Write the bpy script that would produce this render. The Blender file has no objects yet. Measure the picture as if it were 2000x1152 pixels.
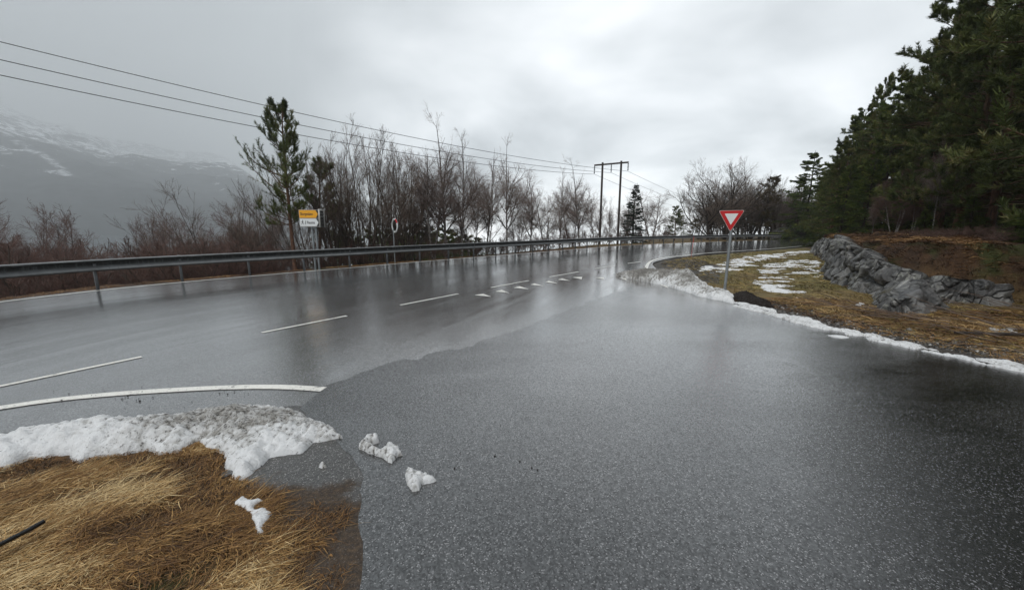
import bpy, bmesh, math, random
import numpy as np
from mathutils import Vector, Matrix

sc = bpy.context.scene
COL = sc.collection
R_ = math.radians
rng = np.random.default_rng(7)

# ------------------------------------------------------------------ camera
F_PX, PITCH, EYE = 750.0, math.atan(131 / 750.0), 1.6
cam_d = bpy.data.cameras.new('camera')
cam = bpy.data.objects.new('camera', cam_d)
COL.objects.link(cam)
cam.location = (0, 0, EYE)
cam.rotation_euler = (math.pi / 2 - PITCH, 0, 0)
cam_d.sensor_fit = 'HORIZONTAL'
cam_d.sensor_width = 36.0
cam_d.lens = 36.0 * F_PX / 2000.0
cam_d.clip_start = 0.05
cam_d.clip_end = 12000
sc.camera = cam
sc.view_settings.view_transform = 'Standard'
sc.view_settings.look = 'None'
sc.view_settings.exposure = 0.92
sc.view_settings.gamma = 1.0
sc.render.engine = 'CYCLES'
sc.cycles.use_denoising = True
sc.cycles.volume_bounces = 2
sc.cycles.max_bounces = 6
sc.cycles.transparent_max_bounces = 8

# ------------------------------------------------------------------ overcast sky
SUN_EL, SUN_AZ = R_(56), R_(-150)          # azimuth measured from +Y to +X
world = bpy.data.worlds.new('World')
sc.world = world
world.use_nodes = True
wt = world.node_tree
wt.nodes.clear()


class NT:
    """small node-tree helper"""
    def __init__(s, tree):
        s.t = tree

    def n(s, typ, inputs=None, **props):
        nd = s.t.nodes.new(typ)
        for k, v in props.items():
            setattr(nd, k, v)
        for k, v in (inputs or {}).items():
            sock = nd.inputs[k]
            if isinstance(v, bpy.types.NodeSocket):
                s.t.links.new(v, sock)
            else:
                sock.default_value = v
        return nd

    def math(s, op, a, b=0.0, c=None, clamp=False):
        d = {0: a, 1: b}
        if c is not None:
            d[2] = c
        return s.n('ShaderNodeMath', d, operation=op, use_clamp=clamp).outputs[0]

    def vmath(s, op, a, b=(0, 0, 0), out=0):
        return s.n('ShaderNodeVectorMath', {0: a, 1: b}, operation=op).outputs[out]

    def noise(s, vec, scale, detail=4.0, rough=0.5, dist=0.0):
        return s.n('ShaderNodeTexNoise', {'Vector': vec, 'Scale': scale, 'Detail': detail, 'Roughness': rough,
                                         'Distortion': dist}).outputs['Fac']

    def ramp(s, fac, stops, interp='LINEAR'):
        nd = s.n('ShaderNodeValToRGB', {0: fac})
        cr = nd.color_ramp
        cr.interpolation = interp
        while len(cr.elements) < len(stops):
            cr.elements.new(0.5)
        for e, (p, c) in zip(cr.elements, stops):
            e.position = p
            e.color = tuple(c) + (1,) if not isinstance(c, (int, float)) else (c, c, c, 1)
        return nd.outputs[0]

    def mix(s, fac, a, b, mode='MIX'):
        nd = s.n('ShaderNodeMix', data_type='RGBA', blend_type=mode)
        for k, v in ((0, fac), (6, a), (7, b)):
            if isinstance(v, bpy.types.NodeSocket):
                s.t.links.new(v, nd.inputs[k])
            elif k == 0:
                nd.inputs[0].default_value = v
            else:
                nd.inputs[k].default_value = tuple(v) + (1,)
        return nd.outputs[2]

    def maprange(s, v, a, b, c=0.0, d=1.0, smooth=True):
        return s.n('ShaderNodeMapRange', {0: v, 1: a, 2: b, 3: c, 4: d},
                   interpolation_type='SMOOTHSTEP' if smooth else 'LINEAR').outputs[0]


w = NT(wt)
tc = w.n('ShaderNodeTexCoord').outputs['Generated']
sep = w.n('ShaderNodeSeparateXYZ', {0: tc})
zc = w.math('MAXIMUM', sep.outputs[2], 0.0)
den = w.math('ADD', zc, 0.22)
pl = w.n('ShaderNodeCombineXYZ', {0: w.math('DIVIDE', sep.outputs[0], den), 1: w.math('DIVIDE', sep.outputs[1], den), 2: 4.7}).outputs[0]
n1 = w.noise(pl, 0.95, 5.0, 0.5, 0.25)
n2 = w.noise(pl, 0.42, 2.0, 0.5)
def dirv(az, el):
    return (math.sin(R_(az)) * math.cos(R_(el)), math.cos(R_(az)) * math.cos(R_(el)), math.sin(R_(el)))
glow = w.maprange(w.vmath('DOT_PRODUCT', tc, dirv(7, 14), out=1), 0.72, 1.0)
glow2 = w.maprange(w.vmath('DOT_PRODUCT', tc, dirv(5, 17), out=1), 0.88, 1.0)
dark = w.maprange(w.vmath('DOT_PRODUCT', tc, dirv(-66, 12), out=1), 0.55, 1.0)
topd = w.maprange(sep.outputs[2], 0.30, 0.75)
v = w.math('ADD', 0.378, w.math('MULTIPLY', w.math('SUBTRACT', n1, 0.5), 0.85))
v = w.math('ADD', v, w.math('MULTIPLY', w.math('SUBTRACT', n2, 0.5), 0.30))
v = w.math('ADD', v, w.math('MULTIPLY', glow, 0.03))
v = w.math('ADD', v, w.math('MULTIPLY', glow2, 0.09))
v = w.math('SUBTRACT', v, w.math('MULTIPLY', dark, 0.20))
v = w.math('SUBTRACT', v, w.math('MULTIPLY', topd, 0.03))
tint = w.mix(w.maprange(v, 0.35, 0.8), (0.93, 0.987, 1.02), (0.99, 1.0, 1.012))
cl = w.n('ShaderNodeVectorMath', {0: tint, 3: v}, operation='SCALE').outputs[0]
cl = w.n('ShaderNodeVectorMath', {0: cl, 3: 10.6}, operation='SCALE').outputs[0]
sky = w.n('ShaderNodeTexSky', sky_type='NISHITA', sun_disc=False, sun_elevation=SUN_EL, sun_rotation=SUN_AZ)
skyc = w.mix(0.94, sky.outputs[0], cl)
bg = w.n('ShaderNodeBackground', {0: skyc, 1: 0.1})
wo = w.n('ShaderNodeOutputWorld', {0: bg.outputs[0]})

sun_d = bpy.data.lights.new('sun', 'SUN')
sun_d.energy = 1.3
sun_d.angle = R_(32)
sun_d.color = (1.0, 0.97, 0.93)
sun = bpy.data.objects.new('sun', sun_d)
COL.objects.link(sun)
sdir = Vector((math.sin(SUN_AZ) * math.cos(SUN_EL), math.cos(SUN_AZ) * math.cos(SUN_EL), math.sin(SUN_EL)))
sun.rotation_euler = sdir.to_track_quat('Z', 'Y').to_euler()
sun.location = (0, 0, 60)


# ------------------------------------------------------------------ helpers
def ray(u, v):
    x = (u - 1000) / F_PX
    y = (576 - v) / F_PX
    return x, math.cos(PITCH) + y * math.sin(PITCH), -math.sin(PITCH) + y * math.cos(PITCH)


def gp(u, v, z=0.0):
    """ground point at survey reading (u, v)"""
    x, dy, dz = ray(u, v)
    t = (z - EYE) / dz
    return (x * t, dy * t)


def at_depth(u, v, Y):
    x, dy, dz = ray(u, v)
    t = Y / dy
    return (x * t, Y, EYE + dz * t)


_tab = np.random.default_rng(3).random((256, 256))


def vnoise(x, y, seed=0):
    x = np.asarray(x, float) + seed * 17.31
    y = np.asarray(y, float) + seed * 9.77
    xi = np.floor(x).astype(int)
    yi = np.floor(y).astype(int)
    fx = x - xi
    fy = y - yi
    fx = fx * fx * (3 - 2 * fx)
    fy = fy * fy * (3 - 2 * fy)
    a = _tab[xi & 255, yi & 255]
    b = _tab[(xi + 1) & 255, yi & 255]
    c = _tab[xi & 255, (yi + 1) & 255]
    d = _tab[(xi + 1) & 255, (yi + 1) & 255]
    return (a * (1 - fx) + b * fx) * (1 - fy) + (c * (1 - fx) + d * fx) * fy


def fbm(x, y, oct=4, seed=0, gain=0.5):
    s = 0
    a = 1.0
    tot = 0
    x = np.asarray(x, float)
    y = np.asarray(y, float)
    for o in range(oct):
        s = s + a * vnoise(x * 2 ** o, y * 2 ** o, seed + o * 3)
        tot += a
        a *= gain
    return s / tot


def sstep(x, a, b):
    t = np.clip((np.asarray(x, float) - a) / (b - a), 0, 1)
    return t * t * (3 - 2 * t)


def seg_dist(px, py, line, closed=False):
    """distance to a polyline and signed side (+ = left of its direction)"""
    L = np.asarray(line, float)
    if closed:
        L = np.vstack([L, L[:1]])
    best = np.full(px.shape, 1e18)
    sign = np.ones(px.shape)
    for (ax, ay), (bx, by) in zip(L[:-1], L[1:]):
        dx, dy = bx - ax, by - ay
        l2 = dx * dx + dy * dy + 1e-12
        t = np.clip(((px - ax) * dx + (py - ay) * dy) / l2, 0, 1)
        ex = px - (ax + t * dx)
        ey = py - (ay + t * dy)
        d2 = ex * ex + ey * ey
        cr = dx * (py - ay) - dy * (px - ax)
        m = d2 < best - 1e-9
        best = np.where(m, d2, best)
        sign = np.where(m, np.where(cr >= 0, 1, -1), sign)
    return np.sqrt(best), sign


def pip(px, py, poly):
    P = np.asarray(poly, float)
    ins = np.zeros(px.shape, bool)
    for (ax, ay), (bx, by) in zip(P, np.roll(P, -1, 0)):
        c = ((ay > py) != (by > py))
        xi = (bx - ax) * (py - ay) / (by - ay + 1e-15) + ax
        ins ^= c & (px < xi)
    return ins


def smooth_line(pts, step):
    """Catmull-Rom through pts, resampled at about step metres"""
    P = np.asarray(pts, float)
    P = np.vstack([2 * P[0] - P[1], P, 2 * P[-1] - P[-2]])
    out = []
    for i in range(1, len(P) - 2):
        p0, p1, p2, p3 = P[i - 1:i + 3]
        m = max(2, int(np.linalg.norm(p2 - p1) / step))
        for t in np.linspace(0, 1, m, endpoint=False):
            out.append(0.5 * (2 * p1 + (p2 - p0) * t + (2 * p0 - 5 * p1 + 4 * p2 - p3) * t * t + (3 * p1 - p0 - 3 * p2 + p3) * t ** 3))
    out.append(P[-2])
    return np.array(out)


def set_mesh(name, V, faces, attrs=None, smooth=False, uv=None):
    """faces: list of int arrays (n,3) or (n,4)"""
    me = bpy.data.meshes.new(name)
    V = np.asarray(V, np.float32)
    me.vertices.add(len(V))
    me.vertices.foreach_set('co', V.ravel())
    faces = [np.asarray(f, np.int32) for f in faces if len(f)]
    loops = np.concatenate([f.ravel() for f in faces])
    tot = np.concatenate([np.full(len(f), f.shape[1], np.int32) for f in faces])
    start = np.concatenate([[0], np.cumsum(tot)[:-1]]).astype(np.int32)
    me.loops.add(len(loops))
    me.loops.foreach_set('vertex_index', loops)
    me.polygons.add(len(tot))
    me.polygons.foreach_set('loop_start', start)
    if smooth:
        me.polygons.foreach_set('use_smooth', np.ones(len(tot), bool))
    for k, a in (attrs or {}).items():
        at = me.attributes.new(k, 'FLOAT', 'POINT')
        at.data.foreach_set('value', np.asarray(a, np.float32))
    if uv is not None:
        ul = me.uv_layers.new(name='UVMap')
        ul.data.foreach_set('uv', np.asarray(uv, np.float32)[loops].ravel())
    me.update(calc_edges=True)
    me.validate()
    return me


class MB:
    def __init__(s):
        s.V, s.F, s.n, s.A = [], {3: [], 4: []}, 0, []

    def add(s, V, faces, a=0.5):
        V = np.asarray(V, float).reshape(-1, 3)
        for f in (faces if isinstance(faces, list) and len(faces) and isinstance(faces[0], np.ndarray) else [np.asarray(faces)]):
            s.F[f.shape[1]].append(f + s.n)
        s.V.append(V)
        s.A.append(np.broadcast_to(np.asarray(a, float), (len(V),)))
        s.n += len(V)

    def box(s, c, d, rot=None, a=0.5):
        x, y, z = np.asarray(d, float) / 2
        V = np.array([(i, j, k) for i in (-x, x) for j in (-y, y) for k in (-z, z)])
        if rot is not None:
            V = V @ np.array(rot).T
        s.add(V + np.asarray(c, float), np.array([(0, 1, 3, 2), (4, 6, 7, 5), (0, 4, 5, 1), (2, 3, 7, 6), (0, 2, 6, 4), (1, 5, 7, 3)]), a)

    def tubes(s, P, Rr, k=5, a=0.5, cap=False):
        """P (B,n,3), Rr (B,n)"""
        P = np.asarray(P, float)
        Rr = np.asarray(Rr, float)
        if P.ndim == 2:
            P, Rr = P[None], Rr[None]
        B, n, _ = P.shape
        T = np.gradient(P, axis=1)
        T /= np.linalg.norm(T, axis=2, keepdims=True) + 1e-12
        D = P[:, -1] - P[:, 0]
        ref = np.zeros((B, 3))
        ref[np.arange(B), np.argmin(np.abs(D), axis=1)] = 1
        N1 = np.cross(T, ref[:, None, :])
        N1 /= np.linalg.norm(N1, axis=2, keepdims=True) + 1e-12
        N2 = np.cross(T, N1)
        th = np.arange(k) * 2 * np.pi / k
        ring = P[:, :, None, :] + Rr[:, :, None, None] * (np.cos(th)[None, None, :, None] * N1[:, :, None, :] + np.sin(th)[None, None, :, None] * N2[:, :, None, :])
        V = ring.reshape(-1, 3)
        b, i, j = np.meshgrid(np.arange(B), np.arange(n - 1), np.arange(k), indexing='ij')
        f = lambda bb, ii, jj: bb * n * k + ii * k + jj % k
        Fq = np.stack([f(b, i, j), f(b, i, j + 1), f(b, i + 1, j + 1), f(b, i + 1, j)], -1).reshape(-1, 4)
        if np.ndim(a) == 1 and len(a) == B:
            a = np.repeat(a, n * k)
        s.add(V, Fq, a)
        if cap:
            for bb in range(B):
                for e, rev in ((0, False), (n - 1, True)):
                    c = s.n
                    rg = ring[bb, e]
                    VV = np.vstack([rg, rg.mean(0)])
                    idx = np.arange(k)
                    s.add(VV, np.stack([idx, (idx + 1) % k, np.full(k, k)], -1) if rev else np.stack([(idx + 1) % k, idx, np.full(k, k)], -1))

    def mesh(s, name, smooth=False):
        fs = [np.vstack(s.F[k]) for k in (3, 4) if s.F[k]]
        return set_mesh(name, np.vstack(s.V), fs, {'rnd': np.concatenate(s.A)}, smooth)


def tag(o, label=None, cat=None, group=None, kind=None):
    for k, v in (('label', label), ('category', cat), ('group', group), ('kind', kind)):
        if v:
            o[k] = v
    return o


def link(name, me, mat=None, parent=None, loc=None):
    o = bpy.data.objects.new(name, me)
    COL.objects.link(o)
    if mat is not None and not me.materials:
        me.materials.append(mat)
    if parent is not None:
        o.parent = parent
    if loc is not None:
        o.location = loc
    return o


def thing(name, loc, label, cat, group=None, rotz=0.0):
    o = bpy.data.objects.new(name, None)
    COL.objects.link(o)
    o.location = loc
    o.rotation_euler = (0, 0, rotz)
    o.empty_display_size = 0.2
    return tag(o, label, cat, group)


def newmat(name):
    m = bpy.data.materials.new(name)
    m.use_nodes = True
    t = m.node_tree
    t.nodes.clear()
    nt = NT(t)
    b = nt.n('ShaderNodeBsdfPrincipled')
    nt.n('ShaderNodeOutputMaterial', {0: b.outputs[0]})
    return m, nt, b


def wire(nt, b, **kw):
    names = {'base': 'Base Color', 'rough': 'Roughness', 'normal': 'Normal', 'spec': 'Specular IOR Level', 'metal': 'Metallic',
             'coat': 'Coat Weight', 'coat_rough': 'Coat Roughness', 'ior': 'IOR'}
    for k, v in kw.items():
        s = b.inputs[names[k]]
        if isinstance(v, bpy.types.NodeSocket):
            nt.t.links.new(v, s)
        else:
            s.default_value = tuple(v) + (1,) if isinstance(v, tuple) and len(v) == 3 else v


def simple_mat(name, col, rough=0.5, metal=0.0, var=0.25, scale=6.0, spec=0.5, bump=0.0, bscale=60.0):
    m, nt, b = newmat(name)
    co = nt.n('ShaderNodeTexCoord').outputs['Object']
    n = nt.noise(co, scale, 5.0, 0.6)
    c = nt.ramp(n, [(0.25, tuple(x * (1 - var) for x in col)), (0.75, tuple(min(1, x * (1 + var)) for x in col))])
    wire(nt, b, base=c, rough=nt.maprange(n, 0.2, 0.8, max(0.02, rough - 0.1), min(1, rough + 0.1)), metal=metal, spec=spec)
    if bump:
        bn = nt.n('ShaderNodeBump', {'Strength': bump, 'Distance': 0.02, 'Height': nt.noise(co, bscale, 4.0, 0.6)})
        wire(nt, b, normal=bn.outputs[0])
    return m


# ------------------------------------------------------------------ plan of the site (metres, camera above the origin)
FAR = [(-11.7, -14), (-11.7, -6), (-11.6, 2), (-11.45, 6), (-11.2, 8.25), (-10.52, 10.2), (-9.55, 11.75), (-8.64, 12.95), (-7.5, 14.44), (-6.3, 15.9),
       (-4.78, 17.9), (-2.71, 20.33), (0.0, 23.5), (3.69, 27.83), (9.02, 33.9), (15.23, 39.0), (22.04, 43.9), (29.89, 48.6),
       (41.58, 53.5), (60, 58), (90, 61)]
NEAR = [(-6.4, -12), (-6.2, -4), (-5.7, 0.8), (-5.1, 2.1), (-4.25, 2.72), (-3.2, 3.0), (-2.0, 3.1), (-1.5, 3.35), (-1.2, 4.0), (-0.68, 4.55),
        (0.25, 5.55), (1.2, 6.85), (2.2, 8.2), (4.3, 10.5), (5.5, 14.4), (7.0, 18.6), (11.0, 22.75), (20.6, 29.7),
        (30.5, 37.0), (46, 46), (80, 50)]
FAR_S = smooth_line(FAR, 0.6)
NEAR_S = smooth_line(NEAR, 0.6)
# matched stations for the ribbon
def resample_pairs(A, B, m):
    A, B = np.asarray(A, float), np.asarray(B, float)
    P = np.hstack([A, B])
    Q = np.vstack([2 * P[0] - P[1], P, 2 * P[-1] - P[-2]])
    out = []
    for i in range(1, len(Q) - 2):
        p0, p1, p2, p3 = Q[i - 1:i + 3]
        for t in np.linspace(0, 1, m, endpoint=False):
            out.append(0.5 * (2 * p1 + (p2 - p0) * t + (2 * p0 - 5 * p1 + 4 * p2 - p3) * t * t + (3 * p1 - p0 - 3 * p2 + p3) * t ** 3))
    out.append(Q[-2])
    out = np.array(out)
    return out[:, :2], out[:, 2:]


FS, NS = resample_pairs(FAR, NEAR, 10)
# push the far asphalt edge 0.28 m beyond the painted line
tg = np.gradient(FS, axis=0)
tg /= np.linalg.norm(tg, axis=1, keepdims=True)
FN = np.stack([-tg[:, 1], tg[:, 0]], 1)      # left normal = outwards
FE = FS + FN * 0.28
MAIN_POLY = np.vstack([FE, NS[::-1]])

SIDE = [gp(1290, 557), gp(1262, 562), gp(1210, 570), gp(1160, 588), gp(1060, 622), gp(1000, 648), gp(910, 678), gp(860, 690), gp(740, 722), gp(635, 757),
        gp(600, 783), gp(585, 800), gp(640, 850), gp(688, 890), gp(708, 935), gp(712, 1000), gp(710, 1080), gp(707, 1152), (-0.6, 1.0), (-0.55, -9.0), (7.2, -9.0),
        (6.35, 0.0), (6.15, 2.5), gp(2000, 724), gp(1860, 693), gp(1750, 670), gp(1600, 637), gp(1500, 607), gp(1430, 592), gp(1360, 570), (4.75, 10.2)]

ROCK_LINE = [(23, 30), (18.5, 23.5), (14.8, 17.8), (12.2, 14.6), (10.2, 12.1), (9.4, 10.6), (9.0, 9.6), (8.95, 8.95), (9.3, 8.4), (10.0, 8.1), (11.0, 7.9), (12.2, 7.5), (15, 5.8), (22, 3.5), (40, 0)]


AP_ = [gp(u, v) for u, v in [(560, 790), (620, 800), (660, 845), (700, 885), (722, 935), (724, 1010), (724, 1160)]] + [(-0.5, 0.8), (-0.9, 0.8)] + [gp(u, v) for u, v in [(550, 1170), (555, 1090), (560, 1040), (545, 1010), (520, 990), (470, 955), (420, 920), (520, 870), (570, 850)]]


def terrain(px, py):
    px = np.asarray(px, float)
    py = np.asarray(py, float)
    shp = px.shape
    px, py = px.ravel(), py.ravel()
    dF, sF = seg_dist(px, py, FE[::2])
    out = sF > 0
    inm = pip(px, py, MAIN_POLY)
    ins = pip(px, py, SIDE)
    dR, _ = seg_dist(px, py, MAIN_POLY[::2], True)
    dS, _ = seg_dist(px, py, SIDE, True)
    droad = np.where(inm | ins, 0, np.minimum(np.where(inm, 0, dR), np.where(ins, 0, dS)))
    r = np.hypot(px, py)
    nz = fbm(px * 0.35, py * 0.35, 4, 5) - 0.5
    nf = fbm(px * 1.7, py * 1.7, 3, 11) - 0.5
    z = np.full(px.shape, -0.07)
    verge = sstep(droad, 0.0, 0.10) * 0.062 + sstep(droad, 0.25, 1.4) * (nf * 0.07 + 0.03)
    z = np.where(~out, z + verge, z)
    lp = pip(px, py, AP_)
    z = np.where(lp, np.minimum(z, -0.006), z)
    # far side: narrow shoulder, then the bank that falls to the fjord
    shelf = 0.9 + 3.2 * sstep(px, -2, 10) + 30 * sstep(px, 14, 34)
    slope = 0.30
    dd = np.maximum(dF - shelf, 0)
    zo = -0.07 - 0.02 * np.minimum(dF, 3) - slope * dd * sstep(dd, 0, 4) + nz * np.minimum(dd, 6) * 0.16 + nf * 0.05 * sstep(dF, .3, 1)
    zo = np.maximum(zo, -15.5 + nz * 0.5)
    z = np.where(out, zo, z)
    # right: the bank behind the rock
    dK, sK = seg_dist(px, py, ROCK_LINE)
    wid = 0.7 + 2.2 * sstep(px, 10.5, 14) * sstep(-py, -10, -6)
    inside = (sK > 0) & (~out)
    up = sstep(dK, 0.0, wid) * (1.16 + nz * 0.25) + np.minimum(dK, 40) * 0.055 + nf * 0.12 * sstep(dK, 0.2, 1.5)
    # the bank runs out before the road bends behind it
    up *= sstep(droad, 0.8, 4.5)
    z = np.where(inside & ~inm & ~ins, z + up, z)
    return z.reshape(shp), dict(out=out.reshape(shp), droad=droad.reshape(shp), forest=(inside * sstep(dK, -0.05, 0.35)).reshape(shp), dF=dF.reshape(shp))


def tz(x, y):
    return float(terrain(np.array([x]), np.array([y]))[0][0])


# ------------------------------------------------------------------ materials: ground, asphalt, paint
def attr(nt, name):
    return nt.n('ShaderNodeAttribute', attribute_name=name).outputs['Fac']


def ground_material():
    m, nt, b = newmat('verge_ground')
    co = nt.n('ShaderNodeTexCoord').outputs['Object']
    big = nt.noise(co, 0.55, 4.0, 0.6)
    mid = nt.noise(co, 4.0, 5.0, 0.65)
    fine = nt.noise(co, 38.0, 4.0, 0.7)
    grass = nt.ramp(mid, [(0.25, (0.065, 0.043, 0.019)), (0.5, (0.165, 0.110, 0.040)), (0.75, (0.25, 0.175, 0.068))])
    olive = nt.ramp(mid, [(0.25, (0.062, 0.058, 0.017)), (0.55, (0.150, 0.132, 0.034)), (0.8, (0.24, 0.19, 0.064))])
    oa = nt.math('MULTIPLY', attr(nt, 'olive'), nt.maprange(big, 0.32, 0.62))
    c = nt.mix(oa, grass, olive)
    litter = nt.ramp(mid, [(0.25, (0.018, 0.010, 0.006)), (0.5, (0.055, 0.027, 0.012)), (0.8, (0.10, 0.052, 0.022))])
    moss = nt.ramp(fine, [(0.3, (0.020, 0.026, 0.006)), (0.7, (0.065, 0.072, 0.015))])
    litter = nt.mix(nt.maprange(big, 0.52, 0.62), litter, moss)
    c = nt.mix(attr(nt, 'forest'), c, litter)
    vor = nt.n('ShaderNodeTexVoronoi', {'Vector': co, 'Scale': 140.0})
    grav = nt.ramp(nt.n('ShaderNodeSeparateColor', {0: vor.outputs['Color']}).outputs[0],
                   [(0.0, (0.022, 0.018, 0.014)), (0.6, (0.060, 0.050, 0.040)), (0.93, (0.10, 0.09, 0.08)), (0.985, (0.26, 0.25, 0.24))])
    ga = nt.maprange(nt.math('ADD', attr(nt, 'gravel'), nt.math('MULTIPLY', nt.math('SUBTRACT', mid, 0.5), 0.9)), 0.35, 0.62)
    c = nt.mix(ga, c, grav)
    c = nt.mix(nt.maprange(fine, 0.3, 0.7, 0.0, 0.55), c, nt.mix(1.0, c, (0.62, 0.6, 0.58), 'MULTIPLY'))
    h = nt.math('ADD', fine, nt.math('MULTIPLY', mid, 1.5))
    bn = nt.n('ShaderNodeBump', {'Strength': 0.8, 'Distance': 0.03, 'Height': h})
    wire(nt, b, base=c, rough=0.75, normal=bn.outputs[0], spec=0.35)
    return m


def asphalt(name, fleck, lo, hi, rough_lo, rough_hi, ribbon):
    m, nt, b = newmat(name)
    co = nt.n('ShaderNodeTexCoord').outputs['Object']
    vor = nt.n('ShaderNodeTexVoronoi', {'Vector': nt.vmath('ADD', co, nt.n('ShaderNodeVectorMath', {0: nt.n('ShaderNodeTexNoise', {'Vector': co, 'Scale': 110.0}).outputs['Color'], 3: 0.010}, operation='SCALE').outputs[0]), 'Scale': fleck})
    cs = nt.n('ShaderNodeSeparateColor', {0: vor.outputs['Color']})
    stone = nt.ramp(cs.outputs[0], [(0.0, lo), (0.55, tuple((a + c) / 2 for a, c in zip(lo, hi))), (0.76, hi), (0.89, tuple(min(0.20, x * 2.8) for x in hi)), (0.965, tuple(min(0.34, x * 18) for x in hi))])
    stone = nt.mix(nt.math('MULTIPLY', nt.maprange(nt.noise(co, 0.9, 4.0, 0.65), 0.36, 0.64), 0.35), stone, tuple((a + c) / 2 for a, c in zip(lo, hi)))
    uv = nt.n('ShaderNodeUVMap').outputs[0]
    if ribbon:
        st = nt.vmath('MULTIPLY', uv, (0.055, 1.15, 1.0))
        st2 = nt.vmath('MULTIPLY', uv, (0.16, 3.2, 1.0))
        pat = nt.noise(st, 1.0, 4.0, 0.6, 0.4)
        pat2 = nt.noise(st2, 1.0, 5.0, 0.65, 0.3)
        lat = nt.n('ShaderNodeSeparateXYZ', {0: uv}).outputs[1]
        lat = nt.math('ADD', lat, nt.math('MULTIPLY', nt.math('SUBTRACT', nt.noise(uv, 0.35, 3.0), 0.5), 0.5))
        def band(c_, w_):
            return nt.maprange(nt.math('ABSOLUTE', nt.math('SUBTRACT', lat, c_)), 0.0, w_, 1.0, 0.0)
        seam = nt.math('MAXIMUM', band(1.75, 0.16), nt.math('MULTIPLY', band(4.6, 0.22), 0.5))
        seam = nt.math('MULTIPLY', seam, nt.maprange(nt.noise(nt.vmath('MULTIPLY', uv, (0.7, 2.0, 1)), 1.0, 4.0, 0.7), 0.35, 0.6))
        rut = nt.math('ADD', nt.math('MULTIPLY', band(2.7, 0.9), 0.5), nt.math('MULTIPLY', band(6.3, 0.9), 0.35))
    else:
        ob = nt.n('ShaderNodeMapping', {'Vector': co, 'Rotation': (0, 0, R_(-20)), 'Scale': (0.30, 0.75, 1)}).outputs[0]
        pat = nt.noise(ob, 0.8, 4.0, 0.55, 0.5)
        pat2 = nt.noise(ob, 3.2, 6.0, 0.65, 0.3)
        seam = nt.math('MULTIPLY', nt.maprange(pat2, 0.60, 0.72), 0.25)
        rut = 0.0
    wet = nt.maprange(nt.math('ADD', nt.math('MULTIPLY', pat, 0.65), nt.math('MULTIPLY', pat2, 0.35)), 0.36, 0.64)
    big = nt.noise(co, 0.35, 3.0, 0.5)
    c = nt.mix(nt.maprange(big, 0.3, 0.7, 0.0, 0.35), stone, nt.mix(1.0, stone, (0.72, 0.72, 0.74), 'MULTIPLY'))
    c = nt.mix(nt.math('MULTIPLY', seam, 0.75), c, (0.012, 0.012, 0.013))
    if not ribbon:
        # hairline crack across the side road
        wv = nt.noise(co, 1.6, 5.0, 0.6)
        sx = nt.n('ShaderNodeSeparateXYZ', {0: co})
        ln = nt.math('ADD', nt.math('ADD', sx.outputs[0], nt.math('MULTIPLY', sx.outputs[1], 0.4375)), nt.math('MULTIPLY', wv, 0.25))
        crack = nt.maprange(nt.math('ABSOLUTE', nt.math('SUBTRACT', ln, 1.56)), 0.003, 0.012, 1.0, 0.0)
        crack = nt.math('MULTIPLY', crack, nt.maprange(nt.math('ABSOLUTE', nt.math('SUBTRACT', sx.outputs[1], 2.65)), 0.5, 0.8, 1.0, 0.0))
        c = nt.mix(nt.math('MULTIPLY', crack, 0.8), c, (0.004, 0.004, 0.004))
    rg = nt.maprange(wet, 0, 1, rough_hi, rough_lo, False)
    rg = nt.math('ADD', rg, nt.math('MULTIPLY', seam, 0.12))
    if ribbon:
        rg = nt.math('SUBTRACT', rg, nt.math('MULTIPLY', rut, 0.05))
    rg = nt.math('ADD', rg, nt.math('MULTIPLY', nt.math('SUBTRACT', cs.outputs[1], 0.5), 0.06))
    hgt = nt.math('ADD', nt.math('MULTIPLY', vor.outputs['Distance'], -0.8), nt.math('MULTIPLY', cs.outputs[2], 0.35))
    film = nt.noise(co, 14.0, 3.0, 0.6)
    vr2 = nt.n('ShaderNodeTexVoronoi', {'Vector': co, 'Scale': 104.0 if not ribbon else 130.0})
    gr2 = nt.math('ADD', nt.math('MULTIPLY', nt.n('ShaderNodeSeparateColor', {0: vr2.outputs['Color']}).outputs[1], 0.6), nt.math('MULTIPLY', nt.noise(co, 45.0, 4.0, 0.75), 0.4))
    b1 = nt.n('ShaderNodeBump', {'Strength': nt.maprange(wet, 0, 1, 0.24 if not ribbon else 0.16, 0.11 if not ribbon else 0.05, False), 'Distance': 0.004, 'Height': hgt})
    b2 = nt.n('ShaderNodeBump', {'Strength': 0.07 if ribbon else 0.07, 'Distance': 0.012, 'Height': film, 'Normal': b1.outputs[0]})
    wire(nt, b, base=c, rough=rg, normal=b2.outputs[0], spec=nt.maprange(gr2, 0.1, 0.9, 0.45, 1.0), ior=1.5, coat=nt.maprange(gr2, 0.15, 0.80, 0.42 if not ribbon else 0.6, 1.0), coat_rough=nt.math('MULTIPLY', rg, 0.75))
    b.inputs['Coat IOR'].default_value = 1.85 if ribbon else 2.0
    nt.t.links.new(b2.outputs[0], b.inputs['Coat Normal'])
    return m


M_ground = ground_material()
M_main = asphalt('wet_asphalt_main', 150.0, (0.066, 0.067, 0.0675), (0.142, 0.143, 0.144), 0.05, 0.15, True)
M_side = asphalt('wet_asphalt_side', 170.0, (0.004, 0.0041, 0.0041), (0.013, 0.0131, 0.0132), 0.075, 0.15, False)


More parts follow.
